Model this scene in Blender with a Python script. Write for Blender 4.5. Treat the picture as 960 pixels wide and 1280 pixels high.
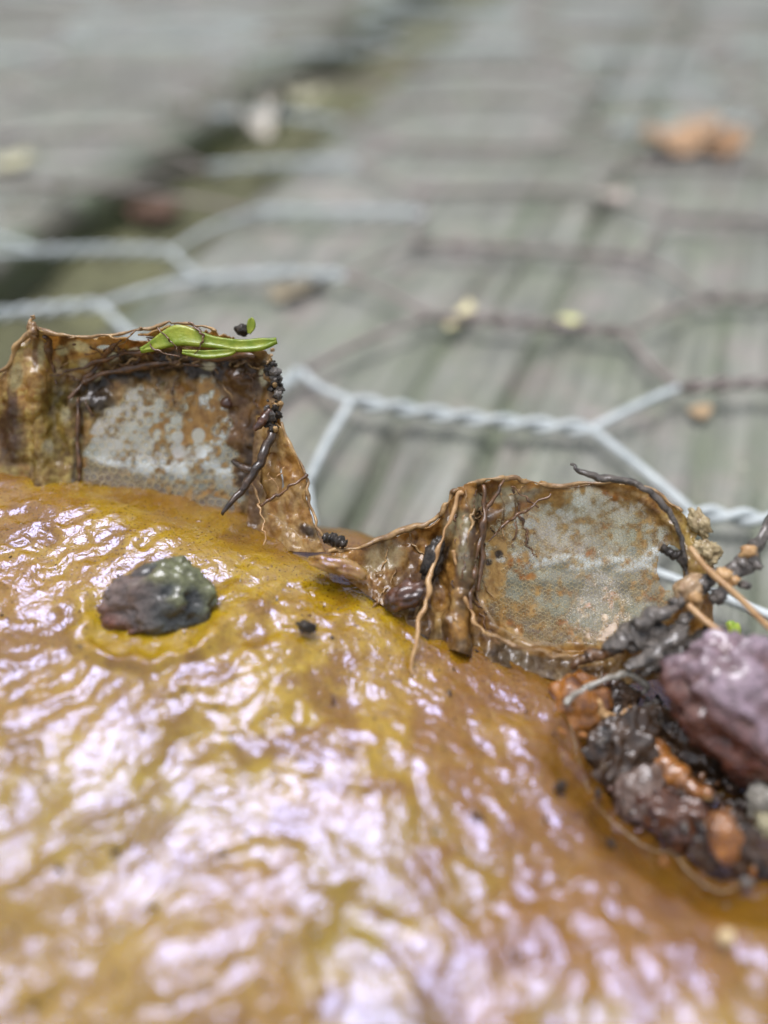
import bpy, math, random
import numpy as np
from mathutils import Vector, Matrix

# ------------------------------------------------------------------ camera, world, sun, exposure
S = bpy.context.scene
for o in list(bpy.data.objects):
    bpy.data.objects.remove(o)
MM = 0.001
FPX = 1065.0                                  # focal length in pixels of the 960 x 1280 photograph
PITCH = math.atan(993.0 / FPX)
CH = 60.0                                     # camera height above the boards, mm
sp, cp = math.sin(PITCH), math.cos(PITCH)

cam_d = bpy.data.cameras.new('camera')
cam = bpy.data.objects.new('camera', cam_d)
S.collection.objects.link(cam)
cam.location = (0, 0, CH * MM)
cam.rotation_euler = (math.pi / 2 - PITCH, 0, 0)
cam_d.sensor_fit = 'VERTICAL'
cam_d.sensor_height = 36.0
cam_d.sensor_width = 27.0
cam_d.lens = FPX / 1280.0 * 36.0
cam_d.clip_start = 0.002
cam_d.clip_end = 200.0
cam_d.dof.use_dof = True
cam_d.dof.focus_distance = 0.0672
cam_d.dof.aperture_fstop = 8.0
S.camera = cam

SUN_EL, SUN_AZ = 80.0, -55.0                  # bright part of an overcast sky, ahead and a little to the left
W = bpy.data.worlds.new("World")
S.world = W
W.use_nodes = True
nt = W.node_tree
nt.nodes.clear()
wo = nt.nodes.new('ShaderNodeOutputWorld')
bg = nt.nodes.new('ShaderNodeBackground')
sky = nt.nodes.new('ShaderNodeTexSky')
sky.sky_type = 'NISHITA'
sky.sun_disc = False
sky.sun_elevation = math.radians(SUN_EL)
sky.sun_rotation = math.radians(SUN_AZ)
sky.air_density = 1.0
sky.dust_density = 4.0
sky.ozone_density = 1.0
hs = nt.nodes.new('ShaderNodeHueSaturation')
hs.inputs['Saturation'].default_value = 0.42
nt.links.new(sky.outputs[0], hs.inputs['Color'])
nt.links.new(hs.outputs[0], bg.inputs[0])
bg.inputs[1].default_value = 0.13
nt.links.new(bg.outputs[0], wo.inputs[0])

sun_d = bpy.data.lights.new('sun', 'SUN')
sun_d.energy = 1.5
sun_d.angle = math.radians(28)
sun_d.color = (0.90, 0.90, 1.0)
sun = bpy.data.objects.new('sun', sun_d)
S.collection.objects.link(sun)
a, e = math.radians(SUN_AZ), math.radians(SUN_EL)
sun_dir = Vector((math.sin(a) * math.cos(e), math.cos(a) * math.cos(e), math.sin(e)))
sun.rotation_euler = sun_dir.to_track_quat('Z', 'Y').to_euler()
sun.location = sun_dir * 2

S.view_settings.view_transform = 'Standard'
S.view_settings.look = 'None'
S.view_settings.exposure = 0.75
S.view_settings.gamma = 1.0
S.render.engine = 'CYCLES'
S.cycles.transparent_max_bounces = 24
S.cycles.max_bounces = 10
try:
    S.cycles.use_denoising = True
except Exception:
    pass

rng = np.random.default_rng(7)
random.seed(7)

# ------------------------------------------------------------------ numeric helpers (all in millimetres)
def PT(px, py, dep):
    """point seen at photograph pixel px,py at a real distance dep (mm) along the optical axis"""
    px = np.asarray(px, float); py = np.asarray(py, float); dep = np.asarray(dep, float)
    u = (640 - py) / FPX; r = (px - 480) / FPX
    return np.stack([r * dep, dep * (cp + u * sp), CH + dep * (-sp + u * cp)], -1)

def PZ(px, py, z):
    px = float(px); py = float(py)
    d = FPX * sp - (640 - py) * cp
    return PT(px, py, (CH - z) / d * FPX)

def PROJ(p):
    x, y, z = p[..., 0], p[..., 1], p[..., 2] - CH
    dep = np.maximum(y * cp - z * sp, 1.0)
    u = y * sp + z * cp
    return 480 + FPX * x / dep, 640 - FPX * u / dep, dep

def _h(ix, iy, iz, seed):
    n = (ix.astype(np.int64) * 374761393 + iy.astype(np.int64) * 668265263 + iz.astype(np.int64) * 2147483647 + seed * 974634777) & 0xffffffff
    n = ((n ^ (n >> 13)) * 1274126177) & 0xffffffff
    n = ((n ^ (n >> 16)) * 2246822519) & 0xffffffff
    n = n ^ (n >> 15)
    return (n & 0xffffff) / float(0xffffff) * 2 - 1

def noise(x, y, z=0.0, seed=0):
    x = np.asarray(x, float); y = np.asarray(y, float); z = np.zeros_like(x) + z
    x0, y0, z0 = np.floor(x), np.floor(y), np.floor(z)
    fx, fy, fz = x - x0, y - y0, z - z0
    q = lambda t: t * t * t * (t * (t * 6 - 15) + 10)
    u, v, w = q(fx), q(fy), q(fz)
    r = 0
    for i in (0, 1):
        for j in (0, 1):
            for k in (0, 1):
                r = r + (u if i else 1 - u) * (v if j else 1 - v) * (w if k else 1 - w) * _h(x0 + i, y0 + j, z0 + k, seed)
    return r

def fbm(x, y, z=0.0, o=4, seed=0, gain=0.5):
    s = 0; a_ = 1.0; t = 0
    for i in range(o):
        f = 2.03 ** i
        s = s + a_ * noise(x * f + 17.3 * i, y * f - 9.1 * i, np.asarray(z) * f, seed + i)
        t += a_; a_ *= gain
    return s / t

def sst(a_, b_, x):
    t = np.clip((x - a_) / (b_ - a_), 0, 1)
    return t * t * (3 - 2 * t)

def mix(c1, c2, m):
    c1 = np.asarray(c1, float); c2 = np.asarray(c2, float); m = np.asarray(m)[..., None]
    return c1 * (1 - m) + c2 * m

def blob(px, py, cx, cy, rx, ry, rot=0.0, soft=0.35, nz=0.0):
    c, s = math.cos(math.radians(rot)), math.sin(math.radians(rot))
    dx, dy = px - cx, py - cy
    q = np.sqrt(((dx * c + dy * s) / rx) ** 2 + ((-dx * s + dy * c) / ry) ** 2) + nz
    return 1 - sst(1 - soft, 1 + soft, q)

def cr1(ctrl, n):
    """Catmull-Rom resample along axis 0 to n samples"""
    ctrl = np.asarray(ctrl, float)
    m = ctrl.shape[0]
    t = np.linspace(0, m - 1, n)
    i = np.minimum(t.astype(int), m - 2)
    f = (t - i).reshape((-1,) + (1,) * (ctrl.ndim - 1))
    p0 = ctrl[np.maximum(i - 1, 0)]; p1 = ctrl[i]; p2 = ctrl[i + 1]; p3 = ctrl[np.minimum(i + 2, m - 1)]
    return 0.5 * (2 * p1 + (p2 - p0) * f + (2 * p0 - 5 * p1 + 4 * p2 - p3) * f ** 2 + (3 * p1 - p0 - 3 * p2 + p3) * f ** 3)

# ------------------------------------------------------------------ object helpers
def tag(o, label=None, cat=None, group=None, kind=None):
    if label: o['label'] = label
    if cat: o['category'] = cat
    if group: o['group'] = group
    if kind: o['kind'] = kind
    return o

def mesh_obj(name, verts, faces, mats, parent=None, cols=None, smooth=True, matidx=None, origin=None):
    v = np.asarray(verts, float) * MM
    org = np.zeros(3) if origin is None else np.asarray(origin, float) * MM
    me = bpy.data.meshes.new(name)
    v = v - org
    faces_np = faces if isinstance(faces, np.ndarray) else None
    if faces_np is not None:
        k = faces_np.shape[1]
        me.vertices.add(len(v)); me.vertices.foreach_set('co', v.ravel().astype(np.float32))
        me.loops.add(faces_np.size); me.loops.foreach_set('vertex_index', faces_np.ravel().astype(np.int32))
        me.polygons.add(len(faces_np))
        me.polygons.foreach_set('loop_start', np.arange(0, faces_np.size, k, dtype=np.int32))
        me.polygons.foreach_set('loop_total', np.full(len(faces_np), k, dtype=np.int32))
        me.update(calc_edges=True)
    else:
        me.from_pydata([tuple(q) for q in v], [], faces)
    me.validate()
    if not isinstance(mats, (list, tuple)): mats = [mats]
    for m in mats: me.materials.append(m)
    if smooth: me.polygons.foreach_set('use_smooth', [True] * len(me.polygons))
    if matidx is not None: me.polygons.foreach_set('material_index', list(matidx))
    if cols is not None:
        ca = me.color_attributes.new('stain', 'FLOAT_COLOR', 'POINT')
        ca.data.foreach_set('color', np.asarray(cols, np.float32).ravel())
    me.update()
    o = bpy.data.objects.new(name, me)
    S.collection.objects.link(o)
    o.location = org
    if parent is not None:
        o.parent = parent
        o.location = org - np.array(parent.location)
    return o

def empty(name, loc):
    o = bpy.data.objects.new(name, None)
    S.collection.objects.link(o)
    o.empty_display_size = 0.005
    o.location = np.asarray(loc, float) * MM
    return o

def grid_faces(nu, nv, keep=None, base=0):
    i, j = np.meshgrid(np.arange(nu - 1), np.arange(nv - 1), indexing='ij')
    a_ = (i * nv + j).ravel()
    f = np.stack([a_, a_ + nv, a_ + nv + 1, a_ + 1], -1)
    if keep is not None:
        k = keep.reshape(nu, nv)
        kk = (k[:-1, :-1] & k[1:, :-1] & k[1:, 1:] & k[:-1, 1:]).ravel()
        f = f[kk]
    return f + base

def normals_grid(p):
    du = np.gradient(p, axis=0); dv = np.gradient(p, axis=1)
    n = np.cross(du, dv)
    return n / (np.linalg.norm(n, axis=-1, keepdims=True) + 1e-9)

def tube_geo(path, rad, seg=8, wob=0.0, seed=0, flat=1.0):
    path = np.asarray(path, float); n = len(path)
    rad = np.broadcast_to(np.asarray(rad, float), (n,))
    t = np.gradient(path, axis=0); t /= np.linalg.norm(t, axis=1, keepdims=True) + 1e-9
    ref = np.array([0.0, 0.0, 1.0]) if abs(t[0][2]) < 0.9 else np.array([1.0, 0, 0])
    vs = []
    nrm = np.cross(t[0], ref); nrm /= np.linalg.norm(nrm)
    ang = np.linspace(0, 2 * math.pi, seg, endpoint=False)
    for k in range(n):
        nrm = nrm - t[k] * np.dot(nrm, t[k]); nrm /= np.linalg.norm(nrm) + 1e-9
        b = np.cross(t[k], nrm)
        r = rad[k] * (1 + wob * noise(ang * 1.3 + seed, np.full(seg, k * 0.45 + seed * 3.1), 0, seed))
        vs.append(path[k] + (np.cos(ang) * r)[:, None] * nrm + (np.sin(ang) * r * flat)[:, None] * b)
    v = np.concatenate(vs)
    f = []
    for k in range(n - 1):
        for s in range(seg):
            s2 = (s + 1) % seg
            f.append((k * seg + s, k * seg + s2, (k + 1) * seg + s2, (k + 1) * seg + s))
    v = np.vstack([v, path[0], path[-1]])
    c0, c1 = n * seg, n * seg + 1
    for s in range(seg):
        s2 = (s + 1) % seg
        f.append((c0, s2, s)); f.append((c1, (n - 1) * seg + s, (n - 1) * seg + s2))
    return v, f

def ptube(name, pts, mat, parent=None, n=None, seg=8, wob=0.25, seed=None, flat=1.0, jit=0.0, k=1.0):
    """tube through (px, py, depth_mm, radius_mm) points"""
    global _ts
    _ts += 1
    seed = _ts if seed is None else seed
    c = np.asarray(pts, float)
    n = n or max(8, len(c) * 7)
    q = cr1(c, n)
    path = PT(q[:, 0], q[:, 1], q[:, 2])
    if jit:
        tt = np.arange(n) * 0.35
        for d in range(3): path[:, d] += jit * noise(tt, np.full(n, d * 7.7 + seed), 0, seed)
    v, f = tube_geo(path, q[:, 3] * k, seg, wob, seed, flat)
    return mesh_obj(name, v, f, mat, parent, origin=None if parent is not None else path[len(path) // 2])
_ts = 0

def lump_geo(center, rad, axes=None, sub=4, amp=0.2, freq=1.0, seed=0, ridged=0.0, dents=()):
    import bmesh
    bm = bmesh.new()
    bmesh.ops.create_icosphere(bm, subdivisions=sub, radius=1.0)
    v = np.array([q.co[:] for q in bm.verts]); f = np.array([[w.index for w in p.verts] for p in bm.faces])
    bm.free()
    d = fbm(v[:, 0] * freq * 1.6 + seed * 3.7, v[:, 1] * freq * 1.6, v[:, 2] * freq * 1.6, 4, seed)
    if ridged: d = d * (1 - ridged) + ridged * (0.4 - 1.6 * np.abs(fbm(v[:, 0] * freq * 2, v[:, 1] * freq * 2 + seed, v[:, 2] * freq * 2, 3, seed + 50)))
    r = 1 + amp * d * 2
    for (dx, dy, dz, wid, dp) in dents:
        dd = np.array([dx, dy, dz], float); dd /= np.linalg.norm(dd)
        r = r - dp * np.exp(-((1 - v @ dd) / wid) ** 2)
    loc = v * r[:, None] * np.asarray(rad, float)
    if axes is not None: loc = loc @ np.asarray(axes)
    return loc + np.asarray(center, float), f, v, d

CAMX = np.array([1.0, 0, 0]); CAMU = np.array([0, sp, cp]); CAMB = np.array([0, -cp, sp])   # image right / up / towards the lens

def plump(name, px, py, dep, rpx, rpy, rdep, mat, rot=0.0, parent=None, cols=None, sub=4, amp=0.18, freq=1.0, seed=1, **kw):
    """lump whose outline spans rpx x rpy photo pixels (half sizes) at distance dep; rdep in mm"""
    c = PT(px, py, dep)
    k = dep / FPX
    a_ = math.radians(rot)
    X = CAMX * math.cos(a_) - CAMU * math.sin(a_); Y = CAMU * math.cos(a_) + CAMX * math.sin(a_)
    v, f, u, d = lump_geo(c, (rpx * k, rpy * k, rdep), np.array([X, Y, CAMB]), sub, amp, freq, seed, **kw)
    col = None
    if cols is not None: col = cols(u, d)
    return mesh_obj(name, v, f, mat, parent, cols=col, origin=None if parent is not None else c)

# ------------------------------------------------------------------ materials
class NT:
    def __init__(s, name):
        s.m = bpy.data.materials.new(name); s.m.use_nodes = True
        s.t = s.m.node_tree; s.t.nodes.clear()
        s.out = s.n('ShaderNodeOutputMaterial')
    def n(s, typ, **kw):
        q = s.t.nodes.new(typ)
        for k_, v_ in kw.items():
            if hasattr(q, k_) and k_ not in q.inputs: setattr(q, k_, v_)
            else: q.inputs[k_].default_value = v_
        return q
    def l(s, a_, b_): s.t.links.new(a_, b_)
    def coord(s, scale=(1000, 1000, 1000), rot=(0, 0, 0), out='Object'):
        if isinstance(scale, (int, float)): scale = (scale,) * 3
        tc = s.n('ShaderNodeTexCoord'); mp = s.n('ShaderNodeMapping')
        mp.inputs['Scale'].default_value = scale; mp.inputs['Rotation'].default_value = rot
        s.l(tc.outputs[out], mp.inputs[0]); return mp.outputs[0]
    def geo(s, scale=1000):
        g = s.n('ShaderNodeNewGeometry'); mp = s.n('ShaderNodeMapping')
        mp.inputs['Scale'].default_value = (scale,) * 3 if isinstance(scale, (int, float)) else scale
        s.l(g.outputs['Position'], mp.inputs[0]); return mp.outputs[0]
    def noise(s, vec, scale, detail=4, rough=0.55, dist=0.0):
        q = s.n('ShaderNodeTexNoise'); q.inputs['Scale'].default_value = scale
        q.inputs['Detail'].default_value = detail; q.inputs['Roughness'].default_value = rough; q.inputs['Distortion'].default_value = dist
        s.l(vec, q.inputs['Vector']); return q.outputs[0]
    def ramp(s, fac, stops):
        q = s.n('ShaderNodeValToRGB'); cr = q.color_ramp
        while len(cr.elements) < len(stops): cr.elements.new(0.5)
        for el, (p_, c_) in zip(cr.elements, stops):
            el.position = p_; el.color = (*c_, 1) if len(c_) == 3 else c_
        s.l(fac, q.inputs[0]); return q.outputs[0]
    def mixc(s, fac, a_, b_, mode='MIX'):
        q = s.n('ShaderNodeMix'); q.data_type = 'RGBA'; q.blend_type = mode
        for sock, val in ((q.inputs[0], fac), (q.inputs[6], a_), (q.inputs[7], b_)):
            if hasattr(val, 'links'): s.l(val, sock)
            elif isinstance(val, (int, float)): sock.default_value = val
            else: sock.default_value = (*val, 1)
        return q.outputs[2]
    def bump(s, h, dist, strength=1.0, prev=None):
        q = s.n('ShaderNodeBump'); q.inputs['Distance'].default_value = dist; q.inputs['Strength'].default_value = strength
        s.l(h, q.inputs['Height'])
        if prev is not None: s.l(prev, q.inputs['Normal'])
        return q.outputs[0]
    def attr(s, name='stain'):
        q = s.n('ShaderNodeAttribute'); q.attribute_name = name; return q
    def bsdf(s, color, rough=0.5, normal=None, coat=0.0, coat_rough=0.05, spec=0.5, sss=0.0, sssr=(1, .5, .2), sss_scale=0.0015, metal=0.0, coat_normal=None, trans=0.0, link=True, ior=1.45):
        b = s.n('ShaderNodeBsdfPrincipled')
        for key, val in (('Base Color', color), ('Roughness', rough)):
            if hasattr(val, 'links'): s.l(val, b.inputs[key])
            elif isinstance(val, (int, float)): b.inputs[key].default_value = val
            else: b.inputs[key].default_value = (*val, 1)
        b.inputs['Coat Weight'].default_value = coat; b.inputs['Coat Roughness'].default_value = coat_rough
        b.inputs['Specular IOR Level'].default_value = spec; b.inputs['Metallic'].default_value = metal
        b.inputs['IOR'].default_value = ior
        b.inputs['Subsurface Weight'].default_value = sss; b.inputs['Subsurface Radius'].default_value = sssr; b.inputs['Subsurface Scale'].default_value = sss_scale
        b.inputs['Transmission Weight'].default_value = trans
        if normal is not None: s.l(normal, b.inputs['Normal'])
        if coat_normal is not None: s.l(coat_normal, b.inputs['Coat Normal'])
        if link: s.l(b.outputs[0], s.out.inputs[0])
        return b

def mat_simple(name, c1, c2, scale=1.2, rough=0.5, coat=0.0, bump=0.0001, bscale=3.0, sss=0.0, spec=0.5, trans=0.0, coat_rough=0.08):
    t = NT(name); v = t.geo()
    f = t.noise(v, scale, 5, 0.6)
    col = t.ramp(f, [(0.32, c1), (0.68, c2)])
    nrm = t.bump(t.noise(v, bscale, 4, 0.6), bump) if bump else None
    t.bsdf(col, rough, nrm, coat=coat, spec=spec, sss=sss, trans=trans, coat_rough=coat_rough)
    return t.m

# weathered wood, boards run 20.9 degrees right of straight ahead (local Y is along the grain)
def mat_wood():
    t = NT('weathered_wood')
    v1 = t.coord((1000, 1000, 1000))
    vg = t.coord((1000, 45, 1000))
    vl = t.coord((1000, 1000, 1000))
    g = t.noise(vg, 0.55, 8, 0.65)
    base = t.ramp(g, [(0.30, (0.085, 0.088, 0.075)), (0.47, (0.172, 0.175, 0.146)), (0.68, (0.28, 0.282, 0.243))])
    al = t.noise(vl, 0.07, 5, 0.6)
    alf = t.ramp(al, [(0.42, (0, 0, 0)), (0.66, (1, 1, 1))])
    alc = t.mixc(0.38, base, (0.125, 0.16, 0.075))
    c2 = t.mixc(alf, base, alc)
    pk = t.ramp(t.noise(vl, 0.11, 3, 0.5), [(0.5, (0, 0, 0)), (0.72, (1, 1, 1))])
    pkc = t.mixc(0.45, c2, (0.32, 0.25, 0.24))
    c3 = t.mixc(pk, c2, pkc)
    sp_ = t.ramp(t.noise(v1, 0.6, 2, 0.5), [(0.62, (0, 0, 0)), (0.72, (1, 1, 1))])
    lich = t.mixc(0.65, c3, (0.34, 0.35, 0.26))
    c4 = t.mixc(sp_, c3, lich)
    at = t.attr('stain')
    c5 = t.mixc(at.outputs['Alpha'], c4, at.outputs['Color'])
    h = t.mixc(0.5, g, t.noise(v1, 1.6, 4, 0.6))
    t.bsdf(c5, 0.42, t.bump(h, 0.0006), spec=0.5)
    return t.m

def mat_body():
    t = NT('wet_slime_skin'); v = t.geo()
    at = t.attr('stain')
    f = t.noise(v, 0.9, 5, 0.62, 0.4)
    m1 = t.mixc(0.5, at.outputs['Color'], (0.165, 0.078, 0.006))
    col = t.mixc(t.ramp(f, [(0.36, (0, 0, 0)), (0.62, (1, 1, 1))]), m1, at.outputs['Color'])
    sp2 = t.ramp(t.noise(v, 2.6, 3, 0.5), [(0.60, (0, 0, 0)), (0.74, (1, 1, 1))])
    col2 = t.mixc(sp2, col, t.mixc(0.3, col, (0.36, 0.28, 0.07)))
    b1 = t.bump(t.noise(v, 1.2, 3, 0.5, 0.6), 0.00013)
    b2 = t.bump(t.noise(v, 3.0, 3, 0.5), 0.00003, prev=b1)
    wet = t.ramp(t.noise(v, 0.55, 5, 0.65, 0.4), [(0.34, (0.26, 0.26, 0.26)), (0.46, (0.05, 0.05, 0.05))])
    b = t.bsdf(col2, wet, b2, spec=0.5, sss=0.25, sssr=(1, .45, .1), sss_scale=0.002, ior=1.74)
    b.inputs['Specular Tint'].default_value = (0.55, 0.60, 1.0, 1)      # lavender of the sky put into the highlight colour
    gr = t.ramp(t.noise(v, 5.0, 2, 0.5), [(0.30, (0.35, 0.3, 0.25)), (0.40, (1, 1, 1))])
    t.l(t.mixc(1.0, col2, gr, 'MULTIPLY'), b.inputs['Base Color'])
    return t.m

def mat_skin():
    """torn brown skin and clear membrane; colour and cover come from the stain attribute"""
    t = NT('translucent_skin'); v = t.geo()
    at = t.attr('stain')
    f = t.noise(v, 1.6, 5, 0.65)
    dk = t.mixc(1.0, at.outputs['Color'], (0.62, 0.52, 0.42), 'MULTIPLY')
    col = t.mixc(t.ramp(f, [(0.38, (0, 0, 0)), (0.58, (1, 1, 1))]), dk, at.outputs['Color'])
    b1 = t.bump(t.noise(v, 1.5, 3, 0.5), 0.00007)
    p = t.bsdf(col, 0.38, b1, coat=1.0, coat_rough=0.07, link=False)
    tr = t.n('ShaderNodeBsdfTranslucent'); t.l(col, tr.inputs[0]); t.l(b1, tr.inputs['Normal'])
    m1 = t.n('ShaderNodeMixShader'); m1.inputs[0].default_value = 0.55
    t.l(p.outputs[0], m1.inputs[1]); t.l(tr.outputs[0], m1.inputs[2])
    tp = t.n('ShaderNodeBsdfTransparent')
    m2 = t.n('ShaderNodeMixShader')
    t.l(at.outputs['Alpha'], m2.inputs[0]); t.l(tp.outputs[0], m2.inputs[1]); t.l(m1.outputs[0], m2.inputs[2])
    t.l(m2.outputs[0], t.out.inputs[0])
    return t.m

def mat_film(name, c, a_, rough=0.08):
    t = NT(name)
    p = t.bsdf(c, 0.3, coat=1.0, coat_rough=rough, link=False)
    tr = t.n('ShaderNodeBsdfTranslucent'); tr.inputs[0].default_value = (*c, 1)
    m1 = t.n('ShaderNodeMixShader'); m1.inputs[0].default_value = 0.5
    t.l(p.outputs[0], m1.inputs[1]); t.l(tr.outputs[0], m1.inputs[2])
    tp = t.n('ShaderNodeBsdfTransparent'); m2 = t.n('ShaderNodeMixShader')
    m2.inputs[0].default_value = a_
    t.l(tp.outputs[0], m2.inputs[1]); t.l(m1.outputs[0], m2.inputs[2]); t.l(m2.outputs[0], t.out.inputs[0])
    return t.m

def mat_attr(name, rough=0.4, coat=0.5, bump=0.0002, bscale=2.0, sss=0.0, coat_rough=0.12):
    t = NT(name); v = t.geo(); at = t.attr('stain')
    f = t.noise(v, 1.4, 5, 0.65)
    dk = t.mixc(1.0, at.outputs['Color'], (0.5, 0.48, 0.45), 'MULTIPLY')
    col = t.mixc(t.ramp(f, [(0.38, (0, 0, 0)), (0.6, (1, 1, 1))]), dk, at.outputs['Color'])
    t.bsdf(col, rough, t.bump(t.noise(v, bscale, 4, 0.6), bump), coat=coat, coat_rough=coat_rough, sss=sss)
    return t.m

M_wood = mat_wood()
M_body = mat_body()
M_skin = mat_skin()
M_rim = mat_simple('rim_brown', (0.10, 0.045, 0.013), (0.42, 0.26, 0.10), 0.8, 0.45, 0.4, 0.00012, 2.5)
M_rimd = mat_simple('rim_dark', (0.035, 0.018, 0.008), (0.16, 0.07, 0.02), 1.3, 0.4, 0.6, 0.0001, 2.5)
M_fibre = mat_simple('tan_fibre', (0.30, 0.15, 0.05), (0.46, 0.29, 0.13), 1.0, 0.5, 0.4, 0.00004, 4)
M_dark = mat_simple('black_rot', (0.009, 0.007, 0.005), (0.045, 0.034, 0.024), 1.3, 0.6, 0.45, 0.00035, 1.6, spec=0.2, coat_rough=0.1)
M_wetd = mat_simple('wet_black_rot', (0.008, 0.005, 0.003), (0.07, 0.036, 0.016), 0.8, 0.4, 1.0, 0.0003, 1.0, spec=0.3, coat_rough=0.06)
M_redb = mat_simple('red_brown_rot', (0.022, 0.008, 0.004), (0.11, 0.038, 0.013), 1.2, 0.3, 1.0, 0.0001, 2)
M_amber = mat_simple('amber_pulp', (0.07, 0.02, 0.004), (0.38, 0.15, 0.025), 0.9, 0.35, 1.0, 0.00016, 1.2, sss=0.2, coat_rough=0.03)
M_drop = mat_film('clear_water', (0.30, 0.22, 0.14), 0.25, 0.02)
M_grey = mat_simple('grey_brown_bark', (0.025, 0.019, 0.014), (0.19, 0.165, 0.14), 1.5, 0.5, 0.6, 0.0004, 2.4)
M_stem = mat_simple('dark_dry_stem', (0.02, 0.014, 0.009), (0.10, 0.08, 0.06), 1.2, 0.45, 0.6, 0.0003, 2.5)
M_pale = mat_simple('pale_debris', (0.10, 0.08, 0.055), (0.34, 0.32, 0.27), 1.0, 0.4, 0.8, 0.0001, 2.5)
M_green = mat_simple('bright_leaf', (0.17, 0.30, 0.012), (0.46, 0.50, 0.05), 0.55, 0.45, 0.5, 0.00012, 2.5, sss=0.2)
def mat_leaf():
    t = NT('bright_leaf_skin'); v = t.geo()
    col = t.ramp(t.noise(v, 0.5, 4, 0.6), [(0.28, (0.20, 0.15, 0.03)), (0.38, (0.22, 0.34, 0.015)), (0.68, (0.52, 0.55, 0.07))])
    p = t.bsdf(col, 0.35, t.bump(t.noise(v, 2.5, 3, .5), .0001), coat=0.6, coat_rough=.1, link=False)
    tr = t.n('ShaderNodeBsdfTranslucent'); t.l(col, tr.inputs[0])
    m1 = t.n('ShaderNodeMixShader'); m1.inputs[0].default_value = 0.45
    t.l(p.outputs[0], m1.inputs[1]); t.l(tr.outputs[0], m1.inputs[2]); t.l(m1.outputs[0], t.out.inputs[0])
    return t.m
M_leaf = mat_leaf()
M_galv = mat_simple('galvanised_wire', (0.34, 0.38, 0.38), (0.54, 0.58, 0.57), 0.35, 0.5, 0.0, 0.0001, 1.5)
M_rust = mat_simple('rusted_wire', (0.17, 0.14, 0.122), (0.27, 0.235, 0.215), 0.3, 0.7, 0.0, 0.0002, 1.5)
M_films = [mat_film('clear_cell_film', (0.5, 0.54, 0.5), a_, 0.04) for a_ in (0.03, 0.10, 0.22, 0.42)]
M_cellw = mat_film('cell_wall', (0.62, 0.53, 0.31), 0.7)
M_wet = mat_film('water_edge', (0.55, 0.42, 0.26), 0.3, 0.03)
M_soil = mat_simple('soil', (0.02, 0.018, 0.012), (0.07, 0.06, 0.04), 0.2, 0.9, 0.0, 0.001, 0.5)
M_moss = mat_simple('moss_green', (0.13, 0.15, 0.055), (0.28, 0.30, 0.13), 0.2, 0.8, 0.0, 0.0, 1)

# ------------------------------------------------------------------ setting: ground and boards
g = mesh_obj('ground', [(-2e4, -2e4, -75), (2e4, -2e4, -75), (2e4, 2e4, -75), (-2e4, 2e4, -75)], [(0, 1, 2, 3)], M_soil)
tag(g, kind='structure')
deck = empty('boardwalk', (0, 150, -28)); tag(deck, kind='structure')
GR = math.radians(20.9)
GD = np.array([math.sin(GR), math.cos(GR)]); GN = np.array([math.cos(GR), -math.sin(GR)])
CRACKS = [(float(np.dot(PZ(*q, 0)[:2], GN)), w_, d_) for q, w_, d_ in
          (((602, 593), 1.5, 2.2), ((424, 662), 1.7, 2.4), ((505, 610), 1.0, 1.2), ((905, 440), 1.2, 1.4), ((820, 560), 0.8, 0.8),
           ((690, 470), 0.9, 1.0), ((560, 430), 1.0, 1.0), ((960, 560), 1.0, 1.2), ((450, 560), 0.8, 0.9))]
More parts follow.
